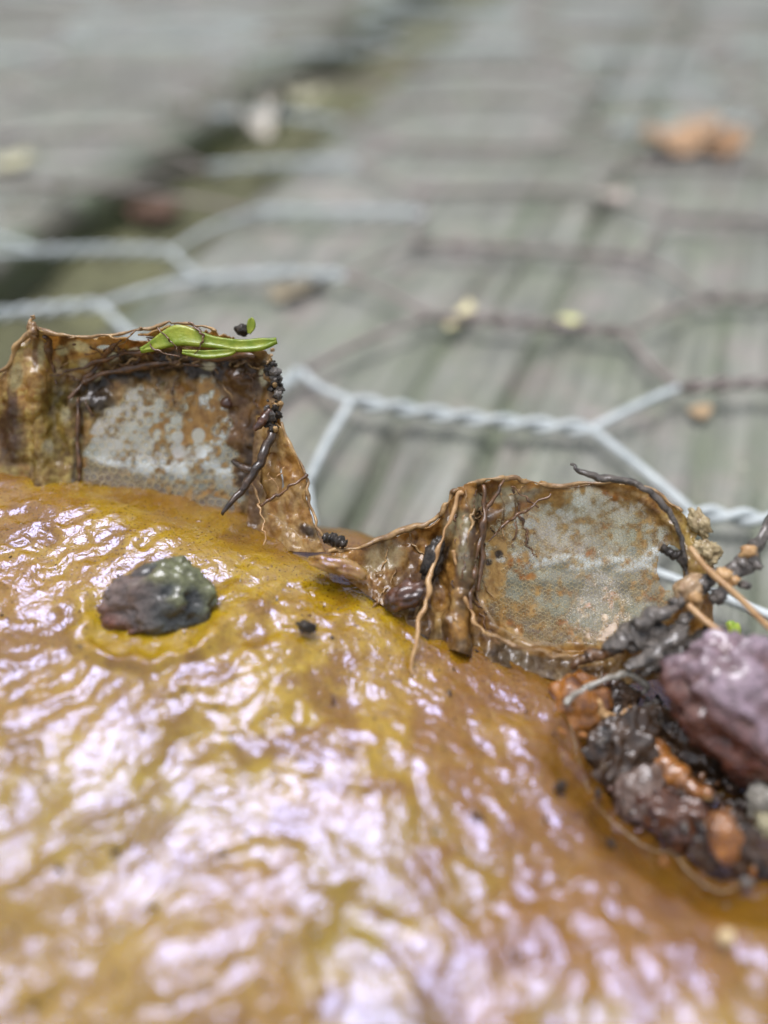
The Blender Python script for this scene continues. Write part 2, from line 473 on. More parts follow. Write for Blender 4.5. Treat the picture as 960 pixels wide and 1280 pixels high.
def plank(a0, a1, seed):
    na, nl = int((a1 - a0) / 0.55), 190
    A = np.linspace(a0, a1, na); L = np.linspace(-60, 470, nl)
    aa, ll = np.meshgrid(A, L, indexing='ij')
    wob = 0.8 * noise(ll / 45, aa * 0 + seed, 0, seed)
    z = 0.35 * fbm(aa / 2.2 + wob * 0.3, ll / 110, seed, 4, seed) + 0.25 * fbm(aa / 9, ll / 60, seed, 3, seed + 9)
    for (c, w_, d_) in CRACKS:
        ex = sst(-0.35, 0.2, noise(ll / 38 + c, ll * 0 + c * 3, 0, seed))
        z = z - d_ * ex * np.exp(-((aa - c - wob) / (w_ * 0.5)) ** 2)
    er = 4.5 + 2.0 * fbm(ll / 14, aa * 0 + seed, 0, 3, seed + 3)
    ed = np.minimum(aa - a0, a1 - aa)
    q = np.clip(1 - ed / er, 0, 1)
    z = z - er * (1 - np.sqrt(1 - q * q * 0.98)) * 0.8
    # algae and dirt creep on to the board along its edges
    mo = np.clip(1 - ed / (9 + 6 * fbm(ll / 18, aa / 12, 0, 3, seed + 5)), 0, 1)
    mo = mo * (0.45 + 0.55 * sst(-0.2, 0.35, fbm(ll / 12, aa / 5, 0, 3, seed + 8)))
    col = np.zeros(aa.shape + (4,)); col[..., :3] = mix((0.085, 0.11, 0.055), (0.085, 0.08, 0.058), sst(-.1, .3, fbm(ll / 9, aa / 6, 3, 3, seed + 2)))
    col[..., 3] = np.clip(mo * 1.2, 0, 0.9)
    for (c, w_, d_) in CRACKS:
        col[..., 3] = np.maximum(col[..., 3], 0.6 * np.exp(-((aa - c - wob) / (w_ * 0.9)) ** 2) * min(1, d_ / 2))
    top = np.stack([aa, ll, z], -1)
    v = top.reshape(-1, 3); cols = col.reshape(-1, 4)
    f = [tuple(q) for q in grid_faces(na, nl)]
    # sides and underside
    nb = len(v)
    bot = np.array([(A[0], L[0], -27.0), (A[-1], L[0], -27), (A[-1], L[-1], -27), (A[0], L[-1], -27)])
    v = np.vstack([v, bot]); cols = np.vstack([cols, np.tile([0.07, 0.08, 0.035, 0.7], (4, 1))])
    f += [(nb + 3, nb + 2, nb + 1, nb)]
    e0 = [i for i in range(nl)]; e1 = [(na - 1) * nl + i for i in range(nl)]
    f.append(tuple(e0 + [nb + 3, nb])); f.append(tuple(e1[::-1] + [nb + 1, nb + 2]))
    r0 = [i * nl for i in range(na)]; r1 = [i * nl + nl - 1 for i in range(na)]
    f.append(tuple(r0[::-1] + [nb, nb + 1])); f.append(tuple(r1 + [nb + 2, nb + 3]))
    o = mesh_obj('plank', v, f, M_wood, None, cols=cols)
    for p in o.data.polygons[-5:]: p.use_smooth = False
    o.rotation_euler = (0, 0, -GR)
    o.parent = deck
    o.location = -np.array(deck.location)
    return o
GAP0 = float(np.dot(PZ(238, 305, 0)[:2], GN)); GAP1 = float(np.dot(PZ(150, 215, 0)[:2], GN))
plank(GAP0, GAP0 + 145, 1)
plank(GAP1 - 145, GAP1, 2)
plank(GAP0 + 158, GAP0 + 303, 3)
# litter that fills the gap to just under the board tops
gl, gw = np.meshgrid(np.linspace(-60, 470, 260), np.linspace(-3, GAP0 - GAP1 + 3, 24), indexing='ij')
gz = -10 + 3.2 * fbm(gl / 14, gw / 9, 0, 4, 55)
gp = np.stack([GN[0] * (GAP1 + gw) + GD[0] * gl, GN[1] * (GAP1 + gw) + GD[1] * gl, gz], -1)
M_lit = mat_simple('damp_litter', (0.045, 0.045, 0.022), (0.16, 0.16, 0.08), 0.16, 0.85, 0.0, 0.0006, 0.8)
tag(mesh_obj('soil', gp.reshape(-1, 3), grid_faces(260, 24), M_lit), kind='structure')
# moss tufts along the gap
mv, mf = [], []
for k in range(5200):
    side = random.random() < 0.62
    l = random.uniform(20, 380)
    if noise(np.array([l / 16.0]), np.array([3.0 if side else 8.0]), 0, 31)[0] < random.uniform(-0.5, 0.35): continue
    a_ = (GAP1 + random.gauss(-1.5, 3.0)) if side else (GAP0 + random.gauss(-0.5, 2.0))
    ed = (GAP1 - a_) if side else (a_ - GAP0)
    zb = -0.3 if ed > 4 else -1.2 - (4 - ed) * 1.3
    b = np.array([*(GN * a_ + GD * l), zb - 0.6])
    h_ = random.uniform(1.2, 4.2); th = random.uniform(0, 6.28); w_ = random.uniform(0.25, 0.5)
    d = np.array([math.cos(th), math.sin(th), 0]) ; tip = b + np.array([random.gauss(0, .9), random.gauss(0, .9), h_])
    i = len(mv); mv += [b - d * w_, b + d * w_, (b + tip) / 2 + d * w_ * .8, tip, (b + tip) / 2 - d * w_ * .8]
    mf.append((i, i + 1, i + 2, i + 3, i + 4))
o = mesh_obj('moss', mv, mf, M_moss); tag(o, 'short green moss growing along the gap between the boards', 'moss', kind='stuff')

# ------------------------------------------------------------------ wire netting
net = empty('wire_netting', (10, 110, 2))
tag(net, 'rusty hexagonal wire netting lying over the grey boards', 'wire netting')
known = {(0, 0, 0): (440, 505), (0, 0, 1): (740, 530), (-1, 0, 1): (378, 458), (1, 0, 0): (850, 484), (1, -1, 0): (868, 636), (1, -1, 1): (1150, 650),
         (0, 1, 0): (540, 392), (0, 1, 1): (785, 410), (1, 0, 1): (1080, 486), (0, 2, 0): (520, 300), (0, 2, 1): (800, 315), (1, 1, 0): (880, 370),
         (-1, 1, 0): (250, 343), (-1, 1, 1): (430, 345), (-1, 2, 0): (318, 258), (-1, 2, 1): (532, 262),
         (-2, 1, 0): (-60, 395), (-2, 1, 1): (125, 380), (-2, 2, 0): (55, 312), (-2, 2, 1): (212, 305), (-2, 0, 0): (-40, 556), (-2, 0, 1): (240, 588), (-1, 0, 0): (285, 520), (0, -1, 0): (400, 690), (0, -1, 1): (800, 705)}
nodes = {}
def node(c, r, s):
    key = (c, r, s)
    if key not in nodes:
        if key in known:
            q = PZ(*known[key], 3.0)
        else:
            x = c * 38.5 + (4 if s == 0 else 31) + 0.35 * (r - 1) * 1.5
            y = 77 + 21.2 * r + (10.6 if c % 2 else 0) - c * 1.2
            j = rng.normal(0, 1.3, 2)
            q = np.array([x + j[0], y + j[1], 2.6])
        q = q.copy(); q[2] = 2.6 + 0.5 * rng.normal()
        nodes[key] = q
    return nodes[key]
def infr(p):
    px, py, d = PROJ(p); return -260 < px < 1220 and -90 < py < 1000 and p[1] > 40
rusty_known = {(0, 1), (0, 2), (1, 0), (1, 1)}
for c in range(-5, 6):
    for r in range(-2, 13):
        L_, R_ = node(c, r, 0), node(c, r, 1)
        if not (infr(L_) or infr(R_)): continue
        rusty = (c, r) in rusty_known or (r >= 2 and not (c == -1 and r == 2) and not (c == -2 and r == 2)) or c >= 1 and r > -1
        if r >= 3: rusty = rng.random() < 0.5
        m = M_rust if rusty else M_galv
        n = 34; t = np.linspace(0, 1, n)
        mid = L_[None] * (1 - t[:, None]) + R_[None] * t[:, None]
        ln = np.linalg.norm(R_ - L_)
        mid[:, 2] += 0.9 * np.sin(t * math.pi) * rng.uniform(-0.4, 1); mid[:, 1] += rng.normal(0, 0.6) * np.sin(t * math.pi)
        ax = (R_ - L_) / ln; sd = np.cross(ax, (0, 0, 1)); sd /= np.linalg.norm(sd); up = np.cross(sd, ax)
        V, F = [], []
        for k in (0, 1):
            ph = t * 2 * math.pi * 3.5 + k * math.pi + 0.6
            pa = mid + 0.48 * (np.cos(ph)[:, None] * sd + np.sin(ph)[:, None] * up)
            v, f = tube_geo(pa, 0.46 if r < 2 else 0.41, 6)
            F += [tuple(i + sum(len(q) for q in V) for i in ff) for ff in f]; V.append(v)
        mesh_obj('wire_twist', np.vstack(V), F, m, net, origin=(L_ + R_) / 2)
        if c % 2 == 0:
            for s, c2 in ((0, c - 1), (1, c + 1)):
                for r2 in (r, r - 1):
                    a_, b_ = (L_ if s == 0 else R_), node(c2, r2, 1 - s)
                    t = np.linspace(0, 1, 9)[:, None]
                    pa = a_ * (1 - t) + b_ * t
                    pa[:, 2] += np.sin(t[:, 0] * math.pi) * rng.uniform(-0.2, 0.8); pa[:, 0] += np.sin(t[:, 0] * math.pi) * rng.normal(0, .5)
                    v, f = tube_geo(pa, 0.5 if r < 2 else 0.42, 7)
                    mesh_obj('wire_link', v, f, M_rust if (rusty and r > 0 or c2 >= 1 and r2 > 0) else M_galv, net, origin=(a_ + b_) / 2)

# ------------------------------------------------------------------ the rotting plant body
plant = empty('rotting_plant', (-5, 30, 3))
tag(plant, 'wet slimy yellow-brown rotting plant lying on the wire with two torn rims', 'rotting plant')
ridge_px = [(-900, 330, 14), (-420, 420, 14), (-150, 520, 14), (0, 573, 14), (60, 586, 14), (120, 604, 14), (180, 624, 13.8), (240, 642, 13.5), (300, 660, 13), (360, 678, 12.4),
            (430, 694, 11.5), (480, 722, 10.8), (540, 762, 10), (600, 792, 9.2), (660, 818, 8.8), (720, 842, 8.4), (790, 862, 8), (860, 880, 8), (960, 905, 8), (1150, 990, 8), (1500, 1180, 8)]
RP = np.array([PZ(*q) for q in ridge_px])
NX, NYv, NB = 600, 380, 40
RX = np.linspace(RP[0, 0], RP[-1, 0], NX)
def interp_s(x, xp, fp):
    y = np.interp(x, xp, fp)
    k = np.ones(9) / 9
    return np.convolve(np.pad(y, 4, mode='edge'), k, 'valid')
RY = interp_s(RX, RP[:, 0], RP[:, 1]); RZ = interp_s(RX, RP[:, 0], RP[:, 2])
tv = np.linspace(0, 1, NYv) ** 0.85
Y0 = -42.0
X2 = np.repeat(RX[:, None], NYv, 1)
Y2 = Y0 + (RY[:, None] - Y0) * tv[None]
dist = RY[:, None] - Y2                                       # mm in from the ridge
Z2 = RZ[:, None] + (3.2 - RZ[:, None]) * np.clip(dist / 44, 0, 1.25) ** 1.15 - 1.3 * np.exp(-dist / 2.5)
Z2 = Z2 + 1.3 * 1.0 * np.exp(-0.0 / 2.5) * np.exp(-dist / 0.6) * 0.0
P0 = np.stack([X2, Y2, Z2], -1)
PX, PY, PD = PROJ(P0)
# broad form
Z2 = Z2 + 0.7 * fbm(X2 / 11, Y2 / 9, 0, 2, 4) * sst(0, 6, dist)
Z2 = Z2 + 0.0032 * np.clip(X2 + 4, -26, 24) ** 2 * sst(8, 34, dist)       # front dished in the middle, shaped to spread the sky's highlights
# pit for the dark lump and its raised water ring
qd = np.sqrt(((PX - 195) / 92) ** 2 + ((PY - 768) / 68) ** 2)
qd = qd + 0.22 * fbm(PX / 45, PY / 45, 3, 2, 9)
Z2 = Z2 - 0.35 * (1 - sst(0.4, 1.0, qd)) + 0.6 * np.exp(-((qd - 0.98) / 0.13) ** 2) * sst(-30, 40, PY - 768 + .3 * (195 - PX))
# hollow under the debris at the right
hol = blob(PX, PY, 900, 985, 175, 120, 32, 0.4, 0.15 * fbm(PX / 60, PY / 60, 0, 2, 8))
Z2 = Z2 - 3.4 * hol
# wet wrinkles: streaks that run down to the right, flatter and wider towards the near left
wx = fbm(X2 / 6, Y2 / 6, 0, 2, 21); wy = fbm(X2 / 6, Y2 / 6, 0, 2, 22)
sl = 1.25 * sst(-26, 2, X2) + 0.15
ang = np.arctan(sl)
U = X2 * np.cos(ang) - Y2 * np.sin(ang) + 1.6 * wx
V = X2 * np.sin(ang) + Y2 * np.cos(ang) + 1.6 * wy
jx = 0.9 * fbm(X2 / 1.7, Y2 / 1.7, 5, 2, 28); jy = 0.9 * fbm(X2 / 1.7, Y2 / 1.7, 9, 2, 29)
w1 = fbm((U + jx) / 2.9, (V + jy) / 1.8, 0.3, 3, 23, 0.5)
w2 = fbm((U + jx) / 1.5, (V + jy) / 1.05, 1.3, 3, 24, 0.55)
rid = 1 - np.abs(fbm((U + jx) / 1.9, (V + jy) / 1.3, 2.2, 3, 25, 0.5)) * 2.4
rid2 = 1 - np.abs(fbm((X2 + jx) / 1.1, (Y2 + jy) / 1.0, 4.2, 2, 26, 0.5)) * 2.4
amp = 0.55 + 0.45 * sst(0, 7, dist)
calm = 0.25 + 0.75 * sst(-0.28, 0.28, fbm(X2 / 9, Y2 / 7, 7, 2, 30))
Z2 = Z2 + amp * (0.36 * w1 + calm * (0.24 * w2 + 0.19 * rid + 0.05 * rid2))
top = np.stack([X2, Y2, Z2], -1)
# rolled back edge and underside
back = []
tn = np.gradient(np.stack([RX, RY], -1), axis=0); tn /= np.linalg.norm(tn, axis=1, keepdims=True)
nn = np.stack([-tn[:, 1], tn[:, 0]], -1)
zr = top[:, -1, 2]
for k in range(1, NB + 1):
    s = k / NB
    if s < 0.7:
        q = s / 0.7; off = 8.5 * math.sin(q * math.pi / 2); zz = zr - (zr - 3.2) * (1 - math.cos(q * math.pi / 2))
    else:
        q = (s - 0.7) / 0.3; off = 8.5 - 26 * q; zz = 3.2 - 0.4 * q + zr * 0
    bx = RX + nn[:, 0] * off; by = RY + nn[:, 1] * off
    zz = zz + 0.35 * fbm(bx / 3, by / 3, zz / 3, 3, 27) * (1 if s < 0.7 else 0.2)
    back.append(np.stack([bx, by, zz], -1))
full = np.concatenate([top, np.stack(back, 1)], 1)
px, py, dd = PROJ(full)
X3, Y3 = full[..., 0], full[..., 1]
n1 = fbm(X3 / 7, Y3 / 5, 0, 4, 41); n2 = fbm(X3 / 3, Y3 / 2.4, 0, 4, 42); n3 = fbm(X3 / 14, Y3 / 10, 0, 3, 43)
col = np.zeros(full.shape[:2] + (4,)); col[..., 3] = 1
ochre = (0.265, 0.142, 0.008); yellow = (0.37, 0.245, 0.009); brown = (0.135, 0.055, 0.005); orange = (0.225, 0.10, 0.006); pale = (0.31, 0.215, 0.032); olive = (0.24, 0.18, 0.008)
c = mix(ochre, yellow, sst(-0.1, 0.35, n1))
c = mix(c, yellow, 0.8 * blob(px, py, 330, 850, 260, 150, 25, .6, 0.5 * n2))
c = mix(c, olive, 0.6 * sst(0.1, 0.4, n3) * sst(850, 1000, py))
c = mix(c, brown, 0.65 * sst(0.05, 0.4, -n2))
c = mix(c, orange, 0.75 * blob(px, py, 800, 1060, 330, 170, 35, .6, 0.4 * n2))
c = mix(c, brown, 0.8 * blob(px, py, 860, 1010, 215, 150, 34, .5, 0.5 * n2))
c = mix(c, pale, 0.55 * blob(px, py, 60, 1130, 260, 230, 0, .7, 0.5 * n1))  # sky reflection at the lower left painted in as a paler colour
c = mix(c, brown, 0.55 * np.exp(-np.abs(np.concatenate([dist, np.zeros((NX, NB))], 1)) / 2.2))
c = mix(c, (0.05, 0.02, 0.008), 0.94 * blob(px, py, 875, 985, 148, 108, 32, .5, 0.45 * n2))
c = mix(c, (0.10, 0.075, 0.03), 0.6 * blob(px, py, 480, 1270, 60, 40, 0, .7, 0.5 * n2))
col[..., :3] = c
NV = full.shape[1]
body = mesh_obj('body', full.reshape(-1, 3), grid_faces(NX, NV), M_body, plant, cols=col.reshape(-1, 4))

_bx, _by, _bd = (q_[::3, :NYv:3].ravel() for q_ in (px, py, dd))
def bdep(x, y):
    """distance of the plant's surface where things rest on it"""
    i_ = np.argpartition((_bx - x) ** 2 + (_by - y) ** 2, 12)[:12]
    return float(np.mean(_bd[i_]))
# ------------------------------------------------------------------ torn rims (walls of two sockets in the plant)
def wall(name, cols_, rows_t, rows_d, nu, nv, colf, dispf, keepf=None, sol=0.16):
    """cols_: (base(px,py,d), top(px,py,d), hollow mm)"""
    ctrl = []
    for (b, t, hol_) in cols_:
        b = np.array(b, float); t = np.array(t, float)
        row = []
        for tt, dd_ in zip(rows_t, rows_d):
            q = b * (1 - tt) + t * tt
            q[2] += hol_ * dd_
            row.append(q)
        ctrl.append(row)
    ctrl = np.array(ctrl)                                     # [cols][rows][3]
    g_ = cr1(ctrl, nu)
    g_ = cr1(g_.transpose(1, 0, 2), nv).transpose(1, 0, 2)
    p = PT(g_[..., 0], g_[..., 1], g_[..., 2])
    nrm = normals_grid(p)
    nrm = nrm * np.where((nrm @ CAMB) > 0, 1.0, -1.0)[..., None]
    p = p + nrm * dispf(g_[..., 0], g_[..., 1])[..., None]
    px_, py_, _d = PROJ(p)
    colr = colf(px_, py_)
    keep = None if keepf is None else keepf(px_, py_)
    f = grid_faces(nu, nv, keep)
    o = mesh_obj(name, p.reshape(-1, 3), f, M_skin, plant, cols=colr.reshape(-1, 4))
    if sol:
        md = o.modifiers.new('thickness', 'SOLIDIFY'); md.thickness = sol * MM; md.offset = 0
    return o, p, px_, py_

TAN = (0.62, 0.42, 0.16); ORB = (0.54, 0.30, 0.075); DRK = (0.035, 0.020, 0.010); YEL = (0.64, 0.52, 0.16); PAL = (0.46, 0.47, 0.36); DBR = (0.18, 0.085, 0.025)
RT = [0, 0.3, 0.6, 0.84, 0.95, 1.0]; RDp = [0, 0.7, 1.0, 1.0, 0.5, 0]
left_cols = [((-70, 590, 74), (-70, 540, 72.5), 0), ((-30, 600, 73.5), (-30, 495, 72), 0), ((5, 605, 73), (8, 455, 71.0), 0), ((38, 622, 71.5), (40, 404, 69.5), 0.2), ((62, 628, 71.2), (66, 416, 68.5), 1.9), ((105, 640, 71.6), (105, 420, 68.5), 2.1),
             ((160, 656, 71.8), (160, 416, 68.4), 2.3), ((215, 668, 71.8), (222, 404, 68.1), 2.4), ((265, 682, 71.5), (272, 414, 67.9), 2.3), ((305, 690, 70.8), (315, 430, 67.9), 2.0), ((332, 692, 70), (338, 442, 69.2), 0.3), ((348, 690, 69.5), (352, 478, 69.3), 0)]
def win_left(px, py):
    nz = fbm(px / 26, py / 26, 0, 3, 61)
    topb = np.interp(px, [100, 135, 160, 200, 250, 280, 300], [560, 500, 482, 488, 478, 500, 560])
    w = sst(-9, 9, (py - topb) + 22 * nz) * sst(99, 106, px + 4 * nz) * sst(300, 288, px + 22 * nz)
    return w
def col_left(px, py):
    n1 = fbm(px / 34, py / 34, 0, 4, 62); n2 = fbm(px / 12, py / 12, 0, 3, 63); n3 = fbm(px / 16, py / 40, 0, 3, 64)
    c = mix(TAN, ORB, sst(-0.15, 0.25, n1))
    c = mix(c, YEL, 0.7 * sst(0.1, 0.4, n2) * sst(290, 200, px))
    # dark rot band above the window, overhang shade painted into it; rot down both sides
    bandy = np.interp(px, [60, 110, 150, 220, 280, 330], [500, 490, 462, 455, 462, 470])
    band = np.exp(-((py - bandy) / 24.0) ** 2) * sst(40, 80, px)
    c = mix(c, DRK, np.clip(1.0 * band + 0.9 * band * n2, 0, 0.97))
    c = mix(c, DBR, 0.8 * blob(px, py, 292, 545, 30, 120, 6, .6, 0.5 * n2))
    c = mix(c, DRK, 0.9 * blob(px, py, 122, 505, 20, 16, -20, .5, 0.4 * n2))
    c = mix(c, DRK, 0.85 * blob(px, py, 312, 590, 14, 60, 8, .6, 0.6 * n2))
    c = mix(c, DRK, 0.85 * np.exp(-((px - 97 - 6 * n3) / 6.0) ** 2) * sst(470, 500, py))
    c = mix(c, DBR, 0.8 * sst(0.0, 0.3, n3) * sst(110, 90, px))
    c = mix(c, (0.07, 0.035, 0.03), 0.85 * blob(px, py, 14, 545, 18, 45, 0, .5, 0.3 * n2))
    c = mix(c, (0.36, 0.29, 0.06), 0.6 * blob(px, py, 65, 545, 34, 60, 0, .6, 0.8 * n2))
    w = win_left(px, py)
    st = 0.06 + 0.94 * sst(-0.16, 0.52, 0.8 * fbm(px / 20, py / 20, 5, 5, 66, .65) + 0.7 * fbm(px / 7, py / 7, 5, 3, 65) + 0.35 * blob(px, py, 240, 510, 45, 45, 0, .5) + 0.1 * sst(180, 280, px) - 0.16 * sst(200, 120, px))
    c = mix(c, mix(PAL, (0.56, 0.34, 0.10), st), w)
    a_ = 1 - w * (1 - mix1(0.07, 0.93, st))
    # round open cells
    for (hx, hy, hr) in ((222, 546, 8), (248, 544, 9), (223, 566, 7), (252, 565, 8), (211, 587, 5)):
        hh = 1 - sst(hr - 1.2, hr + 1.2, np.hypot(px - hx, (py - hy) * .95))
        a_ = a_ * (1 - 0.92 * hh)
    # small windows of clear skin under the rim
    for (hx, hy, rx, ry, ro) in ((52, 440, 5, 16, 0), (100, 433, 14, 7, 10), (140, 445, 12, 6, -20), (105, 455, 9, 7, 20), (78, 438, 8, 6, 0), (170, 438, 12, 5, -10), (120, 470, 8, 5, -30), (20, 470, 8, 18, 10), (262, 458, 9, 5, 0), (330, 470, 6, 12, 0), (82, 520, 7, 12, 0), (60, 560, 8, 10, 0)):
        hh = blob(px, py, hx, hy, rx, ry, ro, .4, 0.3 * n2)
        c = mix(c, (0.58, 0.50, 0.25), 0.85 * hh); a_ = a_ * (1 - 0.45 * hh)
    return np.concatenate([c, a_[..., None]], -1)
def mix1(a_, b_, m): return a_ * (1 - m) + b_ * m
def disp_left(px, py):
    w = win_left(px, py)
    pl = 0.26 * np.sin(px / 6.5 + 1.5 * fbm(py / 40, px / 80, 0, 2, 67)) * sst(112, 80, px)
    return (1 - w) * (0.75 * fbm(px / 30, py / 34, 0, 3, 68, .4) + 0.12 * fbm(px / 9, py / 12, 0, 2, 69) + pl) + w * 0.12 * fbm(px / 30, py / 30, 0, 2, 70)
def keep_left(px, py):
    n = 0.25 * fbm(px / 10, py / 10, 0, 2, 71)
    k = ~((((px - 268) / 26) ** 2 + ((py - 634) / 11) ** 2) < 1 + n)        # opening at the foot of the window
    k &= py > np.interp(px, [-70, -30, 8, 40, 66, 105, 160, 222, 272, 315, 338, 352], [540, 495, 455, 404, 416, 420, 416, 404, 414, 430, 442, 478]) + 5 * np.abs(fbm(px / 7, py / 40, 3, 3, 72)) * 1.6
    k &= ~((((px - 178) / 17) ** 2 + ((py - 423) / 4.0) ** 2) < 1 + n)       # slits under the rim
    k &= ~((((px - 133) / 12) ** 2 + ((py - 434) / 3.2) ** 2) < 1 + n)
    return k
lw, lp, lpx, lpy = wall('torn_wall', left_cols, RT, RDp, 420, 300, col_left, disp_left, keep_left)
lw['label'] = 'taller torn brown wall with a window of large clear cells'

right_cols = [((405, 705, 66.5), (410, 688, 67), 0), ((432, 722, 66), (434, 686, 66.8), 0), ((470, 752, 65.3), (470, 675, 66.6), 0.3), ((515, 785, 64.6), (512, 659, 66.6), 0.9), ((548, 805, 64), (548, 648, 66.6), 0.8), ((580, 818, 63.6), (573, 606, 66), 0.2),
              ((606, 826, 64), (603, 600, 66.4), 1.2), ((640, 838, 64), (632, 595, 66.8), 2.2), ((700, 852, 63.5), (702, 604, 67.2), 2.8), ((756, 856, 63), (764, 599, 67), 2.6), ((805, 852, 63), (818, 612, 66.3), 1.6), ((846, 842, 63), (854, 640, 65.4), 0.6), ((880, 832, 63), (882, 668, 65), 0), ((892, 826, 63), (893, 700, 64.6), 0)]
def win_right(px, py):
    nz = fbm(px / 30, py / 30, 0, 3, 81)
    q = np.sqrt(((px - 722) / 133) ** 2 + ((py - 712) / 103) ** 2)
    return 1 - sst(0.93, 1.04, q + 0.09 * nz)
def col_right(px, py):
    n1 = fbm(px / 34, py / 34, 0, 4, 82); n2 = fbm(px / 12, py / 12, 0, 3, 83); n3 = fbm(px / 14, py / 46, 0, 3, 84)
    c = mix(ORB, TAN, sst(-0.15, 0.3, n1))
    c = mix(c, DBR, 0.8 * sst(0.05, 0.35, n3) * sst(650, 600, px))
    c = mix(c, DRK, 0.8 * blob(px, py, 590, 690, 14, 70, 8, .6, 0.5 * n2))
    c = mix(c, DRK, 0.9 * blob(px, py, 545, 700, 14, 34, 20, .5, 0.4 * n2))
    c = mix(c, DBR, 0.8 * blob(px, py, 508, 735, 34, 26, -25, .5, 0.4 * n2))
    c = mix(c, (0.10, 0.09, 0.075), 0.75 * blob(px, py, 655, 828, 90, 20, 14, .6, 0.6 * n2))  # grey-dark shading of the slope below the window, painted into the skin
    c = mix(c, YEL, 0.6 * blob(px, py, 860, 660, 40, 60, 0, .6, 0.8 * n2))
    a_ = np.ones(px.shape)
    for (hx, hy, rx, ry, ro) in ((478, 697, 26, 17, -15), (572, 655, 17, 16, -30), (598, 627, 12, 9, -30), (630, 618, 16, 9, -20), (655, 622, 26, 7, -25), (580, 700, 8, 22, 0)):
        hh = blob(px, py, hx, hy, rx, ry, ro, .35, 0.35 * n2)
        c = mix(c, (0.50, 0.44, 0.25), 0.85 * hh); a_ = a_ * (1 - 0.35 * hh)
    w = win_right(px, py)
    q = np.sqrt(((px - 722) / 133) ** 2 + ((py - 712) / 103) ** 2)
    st = sst(-0.3, 0.75, fbm(px / 20, py / 20, 5, 5, 86, .65) * .9 + 0.8 * fbm(px / 7, py / 7, 5, 3, 85) + 0.55 * sst(0.62, 1.0, q) * (0.4 + 0.6 * sst(-.3, .3, fbm(px / 45, py / 45, 2, 2, 88))) + 0.05 - 0.10 * blob(px, py, 740, 730, 70, 70) + 0.14 * sst(690, 610, px))
    st2 = sst(0.05, 0.35, n1) * st
    pal = mix((0.54, 0.52, 0.36), (0.62, 0.50, 0.25), sst(-.2, .3, fbm(px / 40, py / 40, 9, 3, 87)))
    c = mix(c, mix(pal, mix((0.58, 0.38, 0.13), (0.50, 0.22, 0.04), st2), st), w)
    c = mix(c, DBR, 0.75 * np.exp(-((q - 1.03 - .03 * n1) / 0.035) ** 2) * (0.35 + 0.65 * sst(760, 690, py)) * (0.6 + n2))
    a_ = a_ * (1 - w) + w * mix1(0.17, 0.86, st)
    # fine dark pores in the left half and two bigger holes
    for (hx, hy, rx, ry) in ((623, 693, 5.5, 5.5), (610, 703, 4.5, 4.5)):
        hh = blob(px, py, hx, hy, rx, ry, 0, .25); c = mix(c, (0.05, 0.025, 0.01), 0.95 * hh)
    # clear open cells
    for (hx, hy, r_) in ((663, 655, 8), (690, 657, 6), (724, 627, 8), (790, 688, 6), (713, 645, 6), (700, 640, 5), (681, 700, 4)):
        hh = blob(px, py, hx, hy, r_, r_ * .85, 0, .25); c = mix(c, (0.5, 0.52, 0.48), hh); a_ = a_ * (1 - 0.6 * hh)
    return np.concatenate([c, a_[..., None]], -1)
def disp_right(px, py):
    w = win_right(px, py)
    pl = 0.55 * np.sin(px / 7.5 + 2.0 * fbm(py / 50, px / 60, 0, 2, 91)) * sst(640, 600, px) * sst(520, 560, px)
    q = np.sqrt(((px - 722) / 133) ** 2 + ((py - 712) / 103) ** 2)
    ring = 0.7 * np.exp(-((q - 1.05) / 0.06) ** 2)
    cav = 1.6 * blob(px, py, 540, 705, 16, 34, 20, .6) + 1.2 * blob(px, py, 505, 738, 30, 20, -25, .6)
    return ring * (0.6 + 0.6 * fbm(px / 30, py / 30, 1, 2, 98)) + (1 - w) * (0.7 * fbm(px / 30, py / 34, 0, 3, 92, .4) + 0.1 * fbm(px / 9, py / 12, 0, 2, 93) + pl) + w * 0.1 * fbm(px / 30, py / 30, 0, 2, 94)
def keep_right(px, py):
    n = 0.3 * fbm(px / 9, py / 9, 0, 2, 95)
    k = ~((((px - 838) / 17) ** 2 + ((py - 710) / 30) ** 2) < 1 + n)
    ex = 870 + 14 * fbm(py / 14, px * 0, 0, 3, 96) + 18 * sst(640, 700, py)
    k &= px < ex
    k &= py > np.interp(px, [410, 434, 470, 512, 548, 573, 603, 632, 702, 764, 818, 854, 882], [688, 686, 675, 659, 648, 606, 600, 595, 604, 599, 612, 640, 668]) + 5 * np.abs(fbm(px / 7, py / 40, 3, 3, 97)) * 1.6
    return k
rw, rp, rpx, rpy = wall('torn_wall', right_cols, RT, RDp, 520, 300, col_right, disp_right, keep_right)
rw['label'] = 'lower torn tan wall with an oval window of fine cells'

def on_wall(p, gx, gy, qx, qy, lift=0.0):
    """wall points nearest to photo pixels qx,qy, lifted towards the lens side"""
    nr = normals_grid(p)
    P_, X_, Y_, N_ = p.reshape(-1, 3), gx.ravel(), gy.ravel(), nr.reshape(-1, 3)
    out = []
    for x, y in zip(np.ravel(qx), np.ravel(qy)):
        i = np.argmin((X_ - x) ** 2 + (Y_ - y) ** 2)
        n_ = N_[i] if np.dot(N_[i], CAMB) > 0 else -N_[i]
        base = PT(x, y, PROJ(P_[i])[2])
        out.append(base + n_ * lift)
    return np.array(out)

